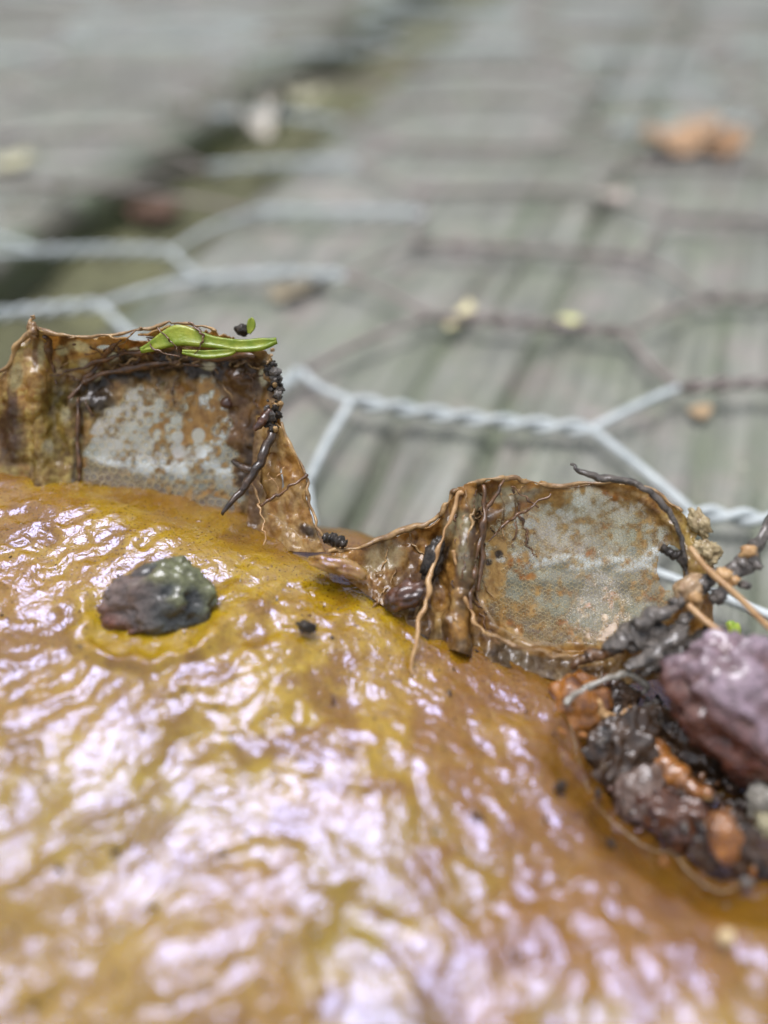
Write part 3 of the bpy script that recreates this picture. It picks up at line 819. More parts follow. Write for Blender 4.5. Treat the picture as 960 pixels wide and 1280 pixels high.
# individual large cells of the left window: a raised hexagonal wall with a domed clear pane
lw_cells = 0
pitch = 11.0
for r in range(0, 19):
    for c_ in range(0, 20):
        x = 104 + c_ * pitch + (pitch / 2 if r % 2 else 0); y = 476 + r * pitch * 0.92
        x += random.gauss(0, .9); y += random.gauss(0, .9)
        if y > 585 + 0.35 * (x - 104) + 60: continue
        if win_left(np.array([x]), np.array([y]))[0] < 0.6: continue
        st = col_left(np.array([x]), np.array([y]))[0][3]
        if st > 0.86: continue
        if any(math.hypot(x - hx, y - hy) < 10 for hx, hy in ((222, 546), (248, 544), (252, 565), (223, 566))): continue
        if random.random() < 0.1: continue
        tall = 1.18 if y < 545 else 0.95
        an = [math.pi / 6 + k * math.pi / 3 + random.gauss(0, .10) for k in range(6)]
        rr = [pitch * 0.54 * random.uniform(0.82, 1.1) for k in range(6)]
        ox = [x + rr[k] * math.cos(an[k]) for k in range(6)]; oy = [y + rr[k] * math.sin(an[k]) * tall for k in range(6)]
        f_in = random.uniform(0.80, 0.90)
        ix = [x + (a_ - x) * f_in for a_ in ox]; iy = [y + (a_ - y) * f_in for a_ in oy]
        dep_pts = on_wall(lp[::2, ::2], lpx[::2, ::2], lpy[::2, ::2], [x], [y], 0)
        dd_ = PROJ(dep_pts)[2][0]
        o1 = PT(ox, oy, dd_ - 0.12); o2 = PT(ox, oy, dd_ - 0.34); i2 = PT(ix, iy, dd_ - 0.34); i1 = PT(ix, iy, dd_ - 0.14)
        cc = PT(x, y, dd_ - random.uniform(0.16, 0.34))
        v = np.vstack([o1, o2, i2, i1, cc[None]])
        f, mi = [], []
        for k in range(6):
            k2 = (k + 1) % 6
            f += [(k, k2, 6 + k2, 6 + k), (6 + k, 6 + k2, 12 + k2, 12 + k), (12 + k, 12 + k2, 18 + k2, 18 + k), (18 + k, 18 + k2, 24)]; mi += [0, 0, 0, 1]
        o = mesh_obj('cell', v, f, [M_cellw, M_films[3 if (abs(y - 569 - .06 * (x - 160)) < 9 and x < 235 and random.random() < .8) else random.choice((0, 0, 0, 1, 1, 2))]], None, matidx=mi, origin=cc, smooth=False)  # milkier panes in one band paint a white glare into the film
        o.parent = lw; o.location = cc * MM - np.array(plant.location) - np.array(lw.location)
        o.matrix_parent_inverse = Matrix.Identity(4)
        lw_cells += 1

# fine cell network of the right window: thin raised walls, too small to pick apart
V, F = [], []; nb = 0
P_, X_, Y_ = rp.reshape(-1, 3), rpx.ravel(), rpy.ravel()
DEPG = PROJ(P_)[2]
gi = {}
for i in range(0, len(X_), 2):
    gi.setdefault((int(X_[i] // 4), int(Y_[i] // 4)), DEPG[i])
ph = 5.6; ca, sa = math.cos(math.radians(24)), math.sin(math.radians(24))
for r in range(-30, 31):
    for c_ in range(-40, 41):
        u_, v_ = c_ * ph + (ph / 2 if r % 2 else 0), r * ph * 0.86
        x = 722 + u_ * ca - v_ * sa + random.gauss(0, .5); y = 712 + u_ * sa + v_ * ca + random.gauss(0, .5)
        q = math.hypot((x - 722) / 128, (y - 712) / 98)
        if q > 1 or (((x - 838) / 19) ** 2 + ((y - 710) / 33) ** 2) < 1: continue
        if col_right(np.array([x]), np.array([y]))[0][3] > 0.80: continue
        d0 = gi.get((int(x // 4), int(y // 4)))
        if d0 is None: continue
        an = [math.pi / 6 + math.radians(24) + k * math.pi / 3 for k in range(6)]
        R1 = ph * 0.58
        ox = [x + R1 * math.cos(t_) for t_ in an]; oy = [y + R1 * math.sin(t_) for t_ in an]
        fi = random.uniform(.66, .84)
        ix = [x + (q_ - x) * fi for q_ in ox]; iy = [y + (q_ - y) * fi for q_ in oy]
        V += [PT(ox, oy, d0 - 0.13), PT(ix, iy, d0 - 0.24), PT(ix, iy, d0 - 0.10)]
        for k in range(6):
            k2 = (k + 1) % 6
            F += [(nb + k, nb + k2, nb + 6 + k2, nb + 6 + k), (nb + 6 + k, nb + 6 + k2, nb + 12 + k2, nb + 12 + k)]
        nb += 18
M_fine = mat_film('fine_cell_wall', (0.64, 0.56, 0.35), 0.42)
cn = mesh_obj('cell_network', np.vstack(V), F, M_fine, None, smooth=False)
cn['kind'] = 'stuff'
cn.parent = rw; cn.location = -np.array(plant.location) - np.array(rw.location)

# thick rolled lips along the torn edges
def edge_tube(name, pts, mat, par, r=0.34, seed=0):
    c = np.asarray(pts, float); n = len(c) * 9
    q = cr1(c, n)
    path = PT(q[:, 0], q[:, 1], q[:, 2])
    tt = np.arange(n) * 0.3
    for d in range(3): path[:, d] += 0.16 * noise(tt, np.full(n, d * 5.1 + seed), 0, seed)
    rad = (q[:, 3] if c.shape[1] > 3 else r) * (0.42 if name == 'strand' else 0.42) * (1 + 0.6 * noise(tt * 0.8, np.full(n, 2.2), 0, seed + 3))
    v, f = tube_geo(path, rad, 9, 0.3, seed)
    o = mesh_obj(name, v, f, mat, None)
    o.parent = par
    o.location = -np.array(plant.location) - (np.array(par.location) if par is not plant else 0)
    return o
edge_tube('lip', [(-40, 502, 71.6, .4), (8, 456, 70.7, .45), (24, 430, 70, .45), (40, 412, 69.4, .5), (66, 417, 68.6, .42), (105, 421, 68.5, .34), (150, 417, 68.4, .30), (195, 408, 68.2, .28), (222, 403, 68.1, .28), (250, 408, 68, .26), (272, 414, 67.9, .22)], M_rim, lw, seed=11)
edge_tube('lip', [(410, 688, 66.9, .3), (434, 688, 66.7, .4), (470, 677, 66.5, .42), (512, 660, 66.5, .42), (546, 649, 66.5, .4), (560, 628, 66.2, .42), (573, 610, 65.9, .5), (603, 602, 66.3, .38), (632, 597, 66.7, .42), (665, 603, 67, .3), (702, 606, 67.1, .32), (764, 602, 66.9, .36), (818, 614, 66.2, .3), (850, 640, 65.4, .25)], M_rim, rw, seed=12)
edge_tube('spike', [(44, 424, 69.2, .95), (40, 408, 69.2, .7), (40, 398, 69.1, .45), (40, 394, 69.1, .2)], M_rim, lw, seed=13)
# dark strands under the left lip
def wall_dep(p, gx, gy, x, y):
    i_ = np.argmin((gx.ravel() - x) ** 2 + (gy.ravel() - y) ** 2)
    return PROJ(p.reshape(-1, 3)[i_])[2]
LS = (lp[::3, ::3], lpx[::3, ::3], lpy[::3, ::3]); RS = (rp[::3, ::3], rpx[::3, ::3], rpy[::3, ::3])
def wall_strand(pts, mat, par, surf, seed, lift=0.2):
    q = [(x, y, wall_dep(*surf, x, y) - lift, r_) for x, y, r_ in pts]
    return edge_tube('strand', q, mat, par, seed=seed)
for k, q in enumerate([
    [(66, 470, .25), (100, 460, .35), (140, 446, .35), (190, 436, .4), (240, 425, .3)],
    [(84, 500, .5), (110, 470, .6), (126, 450, .45), (150, 425, .3)],
    [(104, 478, .6), (150, 462, .7), (210, 452, .7), (270, 446, .6), (318, 444, .4)],
    [(205, 412, .25), (228, 440, .3), (246, 446, .25)],
    [(246, 410, .35), (254, 425, .4), (240, 440, .25)],
    [(58, 420, .5), (64, 450, .6), (72, 480, .45)],
    [(96, 500, .4), (98, 550, .4), (100, 600, .4)]]):
    wall_strand(q, M_rimd, lw, LS, 20 + k)
rs = random.Random(5)
for k in range(46):
    x0 = rs.uniform(52, 330); y0 = np.interp(x0, [50, 100, 220, 330], [425, 430, 415, 445]) + rs.uniform(2, 46)
    a_ = rs.choice([-0.5, -0.35, -0.2, 0.1, 0.9, 1.3]) + rs.gauss(0, .25); l_ = rs.uniform(18, 62)
    pts = [(x0 + l_ * t_ * math.cos(a_) + rs.gauss(0, 2), y0 + l_ * t_ * math.sin(a_) + rs.gauss(0, 2), rs.uniform(.08, .22)) for t_ in (0, .33, .66, 1)]
    pts = [q for q in pts if 45 < q[0] < 345]
    if len(pts) == 4: wall_strand(pts, M_rimd if rs.random() < .6 else M_rim, lw, LS, 200 + k, .14)
for k in range(30):
    if k < 18: x0 = rs.uniform(560, 650); y0 = rs.uniform(606, 640); a_ = rs.choice([1.7, 1.5, -.6, -.4]) + rs.gauss(0, .2)
    else:      x0 = rs.uniform(480, 600); y0 = rs.uniform(660, 780); a_ = rs.uniform(0.6, 2.2)
    l_ = rs.uniform(18, 80)
    pts = [(x0 + l_ * t_ * math.cos(a_) + rs.gauss(0, 2), y0 + l_ * t_ * math.sin(a_) + rs.gauss(0, 2), rs.uniform(.08, .22)) for t_ in (0, .33, .66, 1)]
    if all(q[1] > np.interp(q[0], [470, 512, 573, 632, 702], [680, 663, 610, 600, 608]) and q[0] < 690 for q in pts): wall_strand(pts, M_rimd if rs.random() < .6 else M_rim, rw, RS, 300 + k, .14)
for k, q in enumerate([
    [(576, 612, 65.5, .35), (562, 650, 65.2, .35), (546, 690, 64.9, .36), (536, 730, 64.2, .42), (528, 765, 63.3, .4), (518, 815, 62.3, .26), (514, 846, 61.9, .14)],
    [(602, 606, 65.8, .4), (606, 650, 65.4, .48), (598, 690, 65, .48), (590, 730, 64.6, .4), (586, 760, 64, .3)],
    [(632, 600, 66.2, .3), (612, 630, 66, .34), (604, 680, 65.6, .4), (598, 740, 65, .4)],
    [(568, 690, 64.8, .3), (572, 720, 64.6, .3), (582, 755, 64, .3), (600, 785, 63.4, .26), (625, 805, 63, .2)],
    [(690, 617, 66.4, .22), (660, 636, 66.4, .24), (634, 652, 66.3, .24), (612, 676, 66.2, .2)],
    [(640, 606, 66.3, .2), (660, 626, 66.4, .2), (672, 634, 66.4, .15)],
    [(604, 790, 62.6, .28), (640, 806, 62.3, .34), (690, 818, 62, .28), (730, 822, 61.8, .2)]]):
    edge_tube('strand', q, M_fibre if k in (0, 3) else (M_rim if k in (6,) else M_rimd), rw, seed=40 + k)
# clear window edge with a wet glint
edge_tube('strand', [(596, 700, 65.3, .18), (598, 745, 65.0, .2), (616, 775, 64.2, .24), (650, 798, 63.4, .28), (690, 808, 63, .24), (715, 822, 62.6, .16)], M_wet, rw, seed=51)

# tan spur to the right of the left window, with an open hole
def spur():
    ctrl = np.array([[(322, 520, 70.5), (318, 570, 70.6), (312, 620, 70.4), (306, 676, 69.8)],
                     [(336, 522, 69.6), (336, 575, 69.9), (336, 625, 69.6), (340, 684, 69.0)],
                     [(345, 528, 69.2), (358, 578, 69.2), (364, 628, 69.0), (372, 690, 68.2)],
                     [(352, 535, 69), (378, 590, 68.6), (386, 640, 68.3), (406, 690, 67.5)]], float)
    g_ = cr1(cr1(ctrl, 110).transpose(1, 0, 2), 190).transpose(1, 0, 2)
    p = PT(g_[..., 0], g_[..., 1], g_[..., 2])
    p = p + normals_grid(p) * (0.3 * fbm(g_[..., 0] / 14, g_[..., 1] / 20, 0, 3, 101))[..., None]
    px_, py_, _ = PROJ(p)
    n2 = fbm(px_ / 11, py_ / 11, 0, 3, 102)
    c = mix(TAN, ORB, sst(-.1, .3, fbm(px_ / 20, py_ / 28, 0, 3, 103)))
    c = mix(c, DBR, 0.8 * blob(px_, py_, 316, 600, 12, 80, 0, .6, .5 * n2))
    c = mix(c, DRK, 0.9 * blob(px_, py_, 386, 664, 12, 8, 40, .5, .3 * n2))
    a_ = np.ones(px_.shape)
    keep = ~((((px_ - 341) / 14) ** 2 + ((py_ - 596) / 30) ** 2) < 1 + 0.5 * n2)
    o = mesh_obj('torn_flap', p.reshape(-1, 3), grid_faces(110, 190, keep), M_skin, plant, cols=np.concatenate([c, a_[..., None]], -1).reshape(-1, 4))
    md = o.modifiers.new('thickness', 'SOLIDIFY'); md.thickness = 0.2 * MM; md.offset = 0
    return o
sp_o = spur()
edge_tube('lip', [(350, 528, 69, .28), (366, 562, 68.8, .28), (382, 594, 68.5, .3), (387, 625, 68.3, .26), (395, 652, 67.9, .28), (408, 676, 67.4, .35), (430, 690, 66.6, .4)], M_rim, sp_o, seed=61)
edge_tube('strand', [(384, 592, 68.1, .34), (366, 606, 68, .3), (345, 620, 67.9, .26), (328, 631, 67.8, .22)], M_rimd, sp_o, seed=62)
edge_tube('strand', [(358, 586, 68.6, .09), (344, 596, 68.5, .09), (332, 602, 68.6, .08)], M_fibre, sp_o, seed=63)
edge_tube('strand', [(336, 592, 68.6, .08), (342, 602, 68.5, .08), (348, 612, 68.4, .08)], M_fibre, sp_o, seed=64)
edge_tube('strand', [(312, 600, 68.9, .16), (322, 622, 68.5, .2), (327, 640, 68.0, .2), (330, 662, 67.2, .2), (331, 678, 66.6, .26)], M_fibre, plant, seed=65)
edge_tube('strand', [(336, 640, 68.2, .2), (352, 655, 67.6, .3), (372, 668, 67, .25), (392, 676, 66.6, .15)], M_wet, plant, seed=66)

# a fold of wet skin between the two rims and one left of the right window
plump('wet_bulge', 510, 744, 64.2, 30, 16, .9, M_redb, rot=-25, parent=plant, amp=.3, freq=1.6, ridged=.4, seed=5)
plump('wet_bulge', 541, 700, 65.3, 12, 28, 0.6, M_dark, rot=15, parent=plant, amp=.3, freq=1.6, ridged=.4, seed=6)
plump('wet_bulge', 424, 708, 64.6, 38, 12, 1.2, M_body, rot=16, parent=plant, cols=lambda u, d: np.concatenate([mix((0.20, 0.095, 0.012), (0.34, 0.21, 0.06), sst(-.2, .3, d)), np.ones((len(u), 1))], 1), amp=.2, freq=1.2, seed=8)
plump('wet_bulge', 725, 878, 62.0, 36, 34, 1.3, M_amber, parent=plant, amp=.2, freq=1.5, seed=7)

# ------------------------------------------------------------------ things lying on the plant
# black crust up the right edge of the left wall
V, F = [], []; nb = 0
crust_path = [(338, 452, 69.2), (346, 468, 69), (350, 490, 68.8), (346, 512, 68.7), (344, 530, 68.6)]
cq = cr1(np.array(crust_path, float), 26)
for k in range(110):
    x, y, d = cq[k % 26]
    v, f, _, _ = lump_geo(PT(x + -abs(random.gauss(0, 6)) + 2, y + random.gauss(0, 6), d + random.gauss(.1, .25)), np.array([1, random.uniform(.5, 1.2), random.uniform(.5, 1.3)]) * min(.5, .13 * math.exp(random.gauss(0, .6))), None, 3, .45, 1.7, k, ridged=.3)
    V.append(v); F.append(f + nb); nb += len(v)
o = mesh_obj('dirt_crust', np.vstack(V), np.vstack(F), [M_dark, M_grey, M_rim], None, matidx=np.concatenate([np.full(len(f), random.choice([0, 0, 0, 1, 2])) for f in F]))
tag(o, 'crumbly black dirt crust along the right edge of the taller torn wall', 'dirt')
o = ptube('dark_twig', [(340, 540, 68.6, .45), (330, 568, 68.2, .5), (316, 592, 68, .45), (302, 612, 67.8, .38), (286, 632, 67.5, .28), (276, 644, 67.3, .15)], M_wetd, wob=.1, jit=.12, k=.8)
tag(o, 'black rotten twig slanting down beside the taller window', 'twig')
o = ptube('dark_twig', [(290, 576, 69.2, .15), (303, 584, 68.8, .32), (318, 588, 68.4, .3)], M_wetd, wob=.2)
tag(o, 'short black stub joining the slanting twig beside the taller window', 'twig')
o = ptube('plant_fragment', [(338, 512, 68.3, .28), (328, 526, 68.2, .38), (318, 538, 68.2, .2)], M_redb, wob=.3)
tag(o, 'small reddish brown sliver on the right edge of the taller torn wall', 'plant fragment')
o = plump('water_bead', 284, 504, 71.5, 9, 8, .6, M_redb, amp=.1, seed=14, sub=3); tag(o, 'dark shiny droplet in the right upper corner of the taller window', 'droplet')
# brown catkin piece between the two rims
o = ptube('dark_stalk', [(404, 671, 67, .3), (414, 674, 66.8, .42), (424, 677, 66.6, .42), (433, 680, 66.4, .3)], M_dark, wob=.5)
tag(o, 'short black ridged stalk lying in the dip between the torn walls', 'stalk')

# green sliver on the left rim
def strip(name, pts, mat, thick=0.25, n=50, nw=7, curl=0.12):
    """leaf strip: (px, py, depth, half width mm)"""
    q = cr1(np.array(pts, float), n)
    c = PT(q[:, 0], q[:, 1], q[:, 2])
    t = np.gradient(c, axis=0); t /= np.linalg.norm(t, axis=1, keepdims=True)
    w = np.cross(t, CAMB); w /= np.linalg.norm(w, axis=1, keepdims=True); nn_ = np.cross(w, t)
    g_ = np.linspace(-1, 1, nw)
    p = c[:, None] + w[:, None] * (g_[None, :, None] * q[:, 3][:, None, None]) + nn_[:, None] * (curl * (g_ ** 2))[None, :, None]
    p = p + 0.1 * fbm(p[..., 0] / 1.5, p[..., 1] / 1.5, p[..., 2] / 1.5, 2, 5)[..., None] * nn_[:, None]
    o = mesh_obj(name, p.reshape(-1, 3), grid_faces(n, nw), mat, None, origin=c[n // 2])
    md = o.modifiers.new('thickness', 'SOLIDIFY'); md.thickness = thick * MM; md.offset = 0
    return o
o = strip('leaf_sliver', [(176, 438, 67.6, .1), (192, 432, 67.5, .4), (208, 424, 67.4, .65), (224, 419, 67.3, .8), (246, 423, 67.2, .6), (270, 428, 67.2, .42), (300, 432, 67.3, .45), (328, 430, 67.4, .42), (346, 426, 67.4, .14)], M_leaf, .3)
tag(o, 'bright green leaf sliver lying along the rim of the taller wall', 'leaf')
for q in ([(236, 404, 67.1, .2), (250, 414, 66.7, .24), (253, 428, 66.8, .22), (244, 442, 67.1, .14)], [(196, 412, 67.3, .16), (212, 426, 66.8, .18), (222, 440, 67.0, .12)], [(182, 424, 67.4, .14), (200, 440, 66.9, .16), (226, 446, 67.0, .1)]):
    edge_tube('strand', q, M_rimd, lw, seed=int(q[0][0]))
o = strip('leaf_sliver', [(228, 440, 67.2, .1), (256, 443, 67.2, .3), (284, 441, 67.2, .25), (294, 438, 67.2, .08)], M_leaf, .2)
tag(o, 'tiny green scrap tucked under the long green sliver', 'leaf')
o = strip('leaf_sliver', [(311, 417, 69.2, .08), (314, 408, 69.1, .33), (314, 401, 69, .25), (313, 398, 69, .06)], M_leaf, .15, 20, 5)
tag(o, 'tiny upright green flake on the dark nub above the leaf sliver', 'leaf')
o = plump('dirt_grain', 303, 413, 69.4, 9, 7, .5, M_dark, rot=20, amp=.25, seed=9, sub=3); tag(o, 'dark grain of dirt behind the tip of the green leaf sliver', 'dirt')

# dark dried stem curling over the right window
o = ptube('dried_stem', [(714, 581, 65.6, .15), (726, 590, 65.5, .38), (752, 598, 65.3, .55), (786, 600, 65, .5), (806, 612, 64.7, .42), (826, 628, 64.4, .5), (842, 650, 64.2, .42), (852, 678, 64, .36), (858, 705, 63.9, .3), (857, 728, 63.8, .12)], M_stem, wob=.14, jit=.12, n=80, k=.78, flat=.7)
tag(o, 'dark dried stem curling over the oval window of the lower wall', 'stem')
o = ptube('dried_stem', [(826, 684, 64.2, .3), (838, 690, 64, .4), (850, 698, 63.9, .35), (856, 712, 63.8, .2)], M_dark, wob=.5)
tag(o, 'short black splinter at the right side of the oval window', 'stem')
# flaky bark at the right of the rim
for k, (x, y, d, rx, ry, ro, lab) in enumerate([(874, 655, 65, 20, 12, 60, 'flaky yellowish scrap on the upper right edge of the lower wall'), (884, 690, 64.6, 16, 14, 30, 'pale flaky scrap just below the yellowish one on the lower wall')]):
    o = plump('skin_flake', x, y, d, rx, ry, .6, mat_simple('flake_tan', (0.2, 0.14, 0.06), (0.46, 0.37, 0.2), 1.4, .5, .4, .0003, 2), rot=ro, amp=.35, freq=1.6, seed=30 + k)
    tag(o, lab, 'skin flake')
# budded twig at the far right
o = ptube('budded_twig', [(985, 610, 64, .35), (955, 662, 63.6, .42), (938, 700, 63.2, .62), (912, 716, 63, .55), (884, 726, 62.8, .5), (862, 742, 62.6, .6), (842, 758, 62.2, .5), (800, 780, 61.6, .6)], M_grey, wob=.5, jit=.35, n=80)
tag(o, 'knobbly grey twig rising at the right edge beside the oval window', 'twig')
for k, (x, y, d, r_) in enumerate(((936, 690, 63, 12), (944, 706, 62.9, 9), (905, 722, 62.6, 13), (898, 744, 62.3, 12), (916, 726, 62.6, 9), (930, 731, 62.5, 7), (868, 748, 62.2, 13))):
    plump('bud', x, y, d, r_, r_ * .75, .55, M_grey if k % 2 else M_fibre, rot=k * 40, amp=.3, seed=60 + k, sub=3, parent=o).matrix_parent_inverse = Matrix.Translation(-Vector(o.location))
    ob = bpy.data.objects[-1] if False else None
for ch in o.children:
    ch.matrix_parent_inverse = Matrix.Identity(4); ch.location = -np.array(o.location)
# two straws
o = ptube('straw', [(862, 684, 62.9, .22), (885, 712, 62, .24), (922, 745, 60.8, .24), (962, 785, 59.5, .22), (1000, 820, 58.5, .18)], M_fibre, wob=.15)
tag(o, 'longer thin tan straw crossing the knobbly twig at the right edge', 'straw')
o = ptube('straw', [(860, 756, 61.6, .24), (880, 775, 60.8, .25), (902, 792, 60, .24), (925, 812, 59.2, .18)], M_fibre, wob=.15)
tag(o, 'shorter thin tan straw below the knobbly twig', 'straw')
# node where stems meet
o = plump('stem_knot', 862, 736, 62.6, 22, 16, .8, mat_simple('knot', (0.22, 0.12, 0.05), (0.42, 0.3, 0.17), 1.2, .4, .8, .0002, 2), rot=-40, amp=.2, seed=71)
tag(o, 'tan wet knot where the stems meet right of the oval window', 'stem knot')

# bark scraps piled at the foot of the right window
for (name, pts, m, fl, lab) in (
    ('bark_scrap', [(755, 812, 60.6, .2), (775, 800, 60.4, .9), (800, 792, 60.2, 1.1), (826, 790, 60.4, .7), (842, 786, 60.6, .2)], M_grey, .5, 'curled grey-brown bark scrap at the foot of the oval window'),
    ('bark_scrap', [(784, 836, 59.6, .3), (812, 818, 59.4, .75), (836, 800, 59.6, .7), (858, 776, 60.2, .45), (870, 764, 60.6, .2)], M_grey, .6, 'pale grey bark strip lying over the curled bark scrap'),
    ('bark_scrap', [(800, 842, 58.8, .25), (834, 822, 58.8, .6), (866, 800, 59, .5), (888, 782, 59.4, .2)], M_dark, .5, 'black bark strip below the pale grey strip'),
    ('bark_scrap', [(716, 832, 61.2, .3), (736, 822, 61, .45), (758, 814, 60.8, .4), (776, 812, 60.6, .2)], M_rimd, .8, 'small dark brown stick at the lower edge of the oval window'),
    ('bark_scrap', [(838, 834, 58.4, .3), (866, 818, 58.6, .7), (892, 800, 58.9, .6), (906, 786, 59.2, .3)], M_grey, .6, 'grey bark strip lying just above the purplish lump')):
    pts = [(q[0], q[1], q[2] + 1.8, q[3]) for q in pts]
    o = ptube(name, pts, m, wob=.45, flat=fl, jit=.2, seg=10, n=40); tag(o, lab, 'bark scrap')

# dark lump on the left
def col_pebble(u, d):
    c = mix((0.010, 0.012, 0.009), (0.065, 0.075, 0.066), sst(-.2, .35, d))
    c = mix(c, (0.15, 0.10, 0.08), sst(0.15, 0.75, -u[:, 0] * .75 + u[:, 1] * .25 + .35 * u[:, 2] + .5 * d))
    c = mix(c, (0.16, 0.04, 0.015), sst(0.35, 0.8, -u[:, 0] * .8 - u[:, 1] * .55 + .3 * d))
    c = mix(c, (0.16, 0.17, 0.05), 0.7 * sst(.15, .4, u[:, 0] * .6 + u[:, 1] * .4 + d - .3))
    return np.concatenate([c, np.ones((len(u), 1))], 1)
M_peb = mat_attr('wet_dirt_lump', .4, 1.0, .0005, 2.2, coat_rough=.1)
o = plump('dirt_lump', 197, 757, 62.9, 72, 51, 1.6, M_peb, rot=-14, cols=col_pebble, sub=5, amp=.24, freq=1.5, seed=23, ridged=.4, dents=((-.6, -.75, .35, .06, .3), (-.5, .2, .8, .04, .12)))
tag(o, 'round dark greenish lump stuck in the yellow slime on the left', 'dirt lump')
o = plump('dirt_grain', 382, 783, 61.6, 12, 8, .5, M_dark, rot=20, amp=.3, seed=25, sub=3); tag(o, 'small dark grain in the slime right of the round lump', 'dirt')
o = plump('sand_grain', 908, 1172, 49.2, 10, 10, .4, mat_simple('sand_grain', (.5, .38, .2), (.66, .52, .3), 1, .4, .5, .0001, 2), amp=.2, seed=26, sub=3); tag(o, 'tiny cream grain in the slime near the bottom right corner', 'grain')

# ------------------------------------------------------------------ debris heap at the right edge
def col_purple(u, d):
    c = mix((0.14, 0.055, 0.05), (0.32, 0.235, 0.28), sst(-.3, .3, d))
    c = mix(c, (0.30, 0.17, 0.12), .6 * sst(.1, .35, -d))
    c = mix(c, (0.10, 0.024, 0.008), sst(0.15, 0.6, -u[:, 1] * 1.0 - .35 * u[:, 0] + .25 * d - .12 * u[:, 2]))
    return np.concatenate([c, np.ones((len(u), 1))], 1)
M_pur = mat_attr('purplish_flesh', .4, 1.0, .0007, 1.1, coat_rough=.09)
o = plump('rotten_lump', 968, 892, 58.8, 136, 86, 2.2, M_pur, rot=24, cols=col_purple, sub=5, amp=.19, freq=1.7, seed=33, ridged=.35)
tag(o, 'large wet purplish grey lump at the right edge above the black cavity', 'rotten lump')
for (name, x, y, d, rx, ry, rd, m, ro, am, lab, cat) in (
    ('rotten_clod', 775, 945, 54.0, 46, 62, 1.6, M_wetd, 20, .4, 'black clod at the left end of the debris heap', 'clod'),
    ('rotten_clod', 880, 950, 52.6, 62, 52, 1.4, M_wetd, 25, .42, 'black clod under the edge of the purplish lump', 'clod'),
    ('rotten_clod', 928, 1062, 49.6, 60, 40, 1.2, M_wetd, 30, .4, 'black clod at the lower right of the debris heap', 'clod'),
    ('rotten_clod', 850, 1030, 51.4, 52, 34, 1.0, M_redb, 35, .35, 'dark red-brown clod beside the orange bead', 'clod'),
    ('rotten_clod', 802, 995, 51.5, 34, 40, 1.3, mat_simple('grey_jelly', (.045, .022, .012), (.20, .14, .11), 1.1, .3, 1.0, .0001, 2), 10, .22, 'shiny grey-brown jelly blob in the debris heap', 'blob'),
    ('amber_bead', 905, 1048, 48.6, 21, 33, 1.1, M_amber, -12, .16, 'orange bead at the bottom of the debris heap', 'bead'),
    ('pale_scrap', 952, 1000, 49.0, 15, 22, .8, M_pale, 15, .38, 'whitish scrap at the right edge below the purplish lump', 'scrap'),
    ('pale_scrap', 958, 1038, 48.6, 15, 20, .7, mat_simple('olive_scrap', (.14, .12, .05), (.36, .32, .2), 1.1, .4, .6, .0002, 2), -15, .38, 'olive tan scrap below the whitish one at the right edge', 'scrap'),
    ('rotten_clod', 766, 876, 56.2, 30, 22, 1.0, M_wetd, -20, .25, 'small greenish black clod ringed by pale fibres', 'clod')):
    d = bdep(x, y) - rd * .45 - (1.7 if name in ('pale_scrap',) else 2.0 if name == 'amber_bead' else .4)
    o = plump(name, x, y, d, rx, ry, rd, m, rot=ro, amp=am, freq=1.35 if 'clod' in name or 'scrap' in name else 1.2, ridged=.25 if 'clod' in name else .1, seed=int(x) % 97, sub=5); tag(o, lab, cat)
for (name, pts, m, lab, cat) in (
    ('orange_strip', [(796, 932, 51.8, .35), (815, 940, 51.2, 1.0), (838, 962, 50.6, .95), (860, 984, 50.2, .7), (888, 992, 49.8, .35)], M_amber, 'orange pulpy strip across the black debris', 'strip'),
    ('red_strip', [(842, 1016, 50.2, .2), (866, 1018, 49.9, .3), (888, 1024, 49.4, .28), (898, 1040, 49, .15)], M_redb, 'thin dark red strip leading to the orange bead', 'strip'),
    ('pale_fibre', [(708, 880, 56.6, .22), (726, 862, 56.6, .26), (752, 850, 56.4, .24), (780, 842, 56.2, .26), (806, 856, 56, .22), (804, 868, 55.8, .14)], M_pale, 'pale curled fibre arching over the amber blob', 'fibre'),
    ('pale_fibre', [(744, 872, 56, .24), (752, 890, 55.6, .3), (770, 896, 55.2, .22), (792, 884, 55.2, .15)], M_fibre, 'tan curl hooked under the small greenish clod', 'fibre'),
    ('pale_fibre', [(748, 930, 54, .2), (776, 908, 53.8, .32), (800, 892, 53.9, .38), (820, 876, 54.2, .25)], M_grey, 'grey fibre bundle between the clods', 'fibre'),
    ('pale_fibre', [(836, 960, 50.2, .16), (858, 984, 49.7, .2), (884, 996, 49.3, .22), (896, 1000, 49, .12)], M_fibre, 'thin tan thread along the orange pulpy strip', 'fibre')):
    pts = [(q[0], q[1], bdep(q[0], q[1]) - 2.3, q[3]) for q in pts]
    o = ptube(name, pts, m, wob=.35, jit=.15, n=40, seg=9); tag(o, lab, cat)
for k, (x, y, d, lab) in enumerate(((826, 902, 52.8, 'upper clear droplet in the black debris'), (840, 940, 52, 'middle clear droplet under the upper one in the debris'), (888, 990, 49.2, 'clear droplet at the end of the orange strip'), (754, 958, 52.6, 'clear droplet on the leftmost black clod'), (785, 942, 52.2, 'clear droplet near the start of the orange strip'))):
    d = bdep(x, y) - 2.4
    o = plump('water_bead', x, y, d, 5, 5, .3, M_drop, amp=.1, seed=k, sub=3); tag(o, lab, 'droplet')
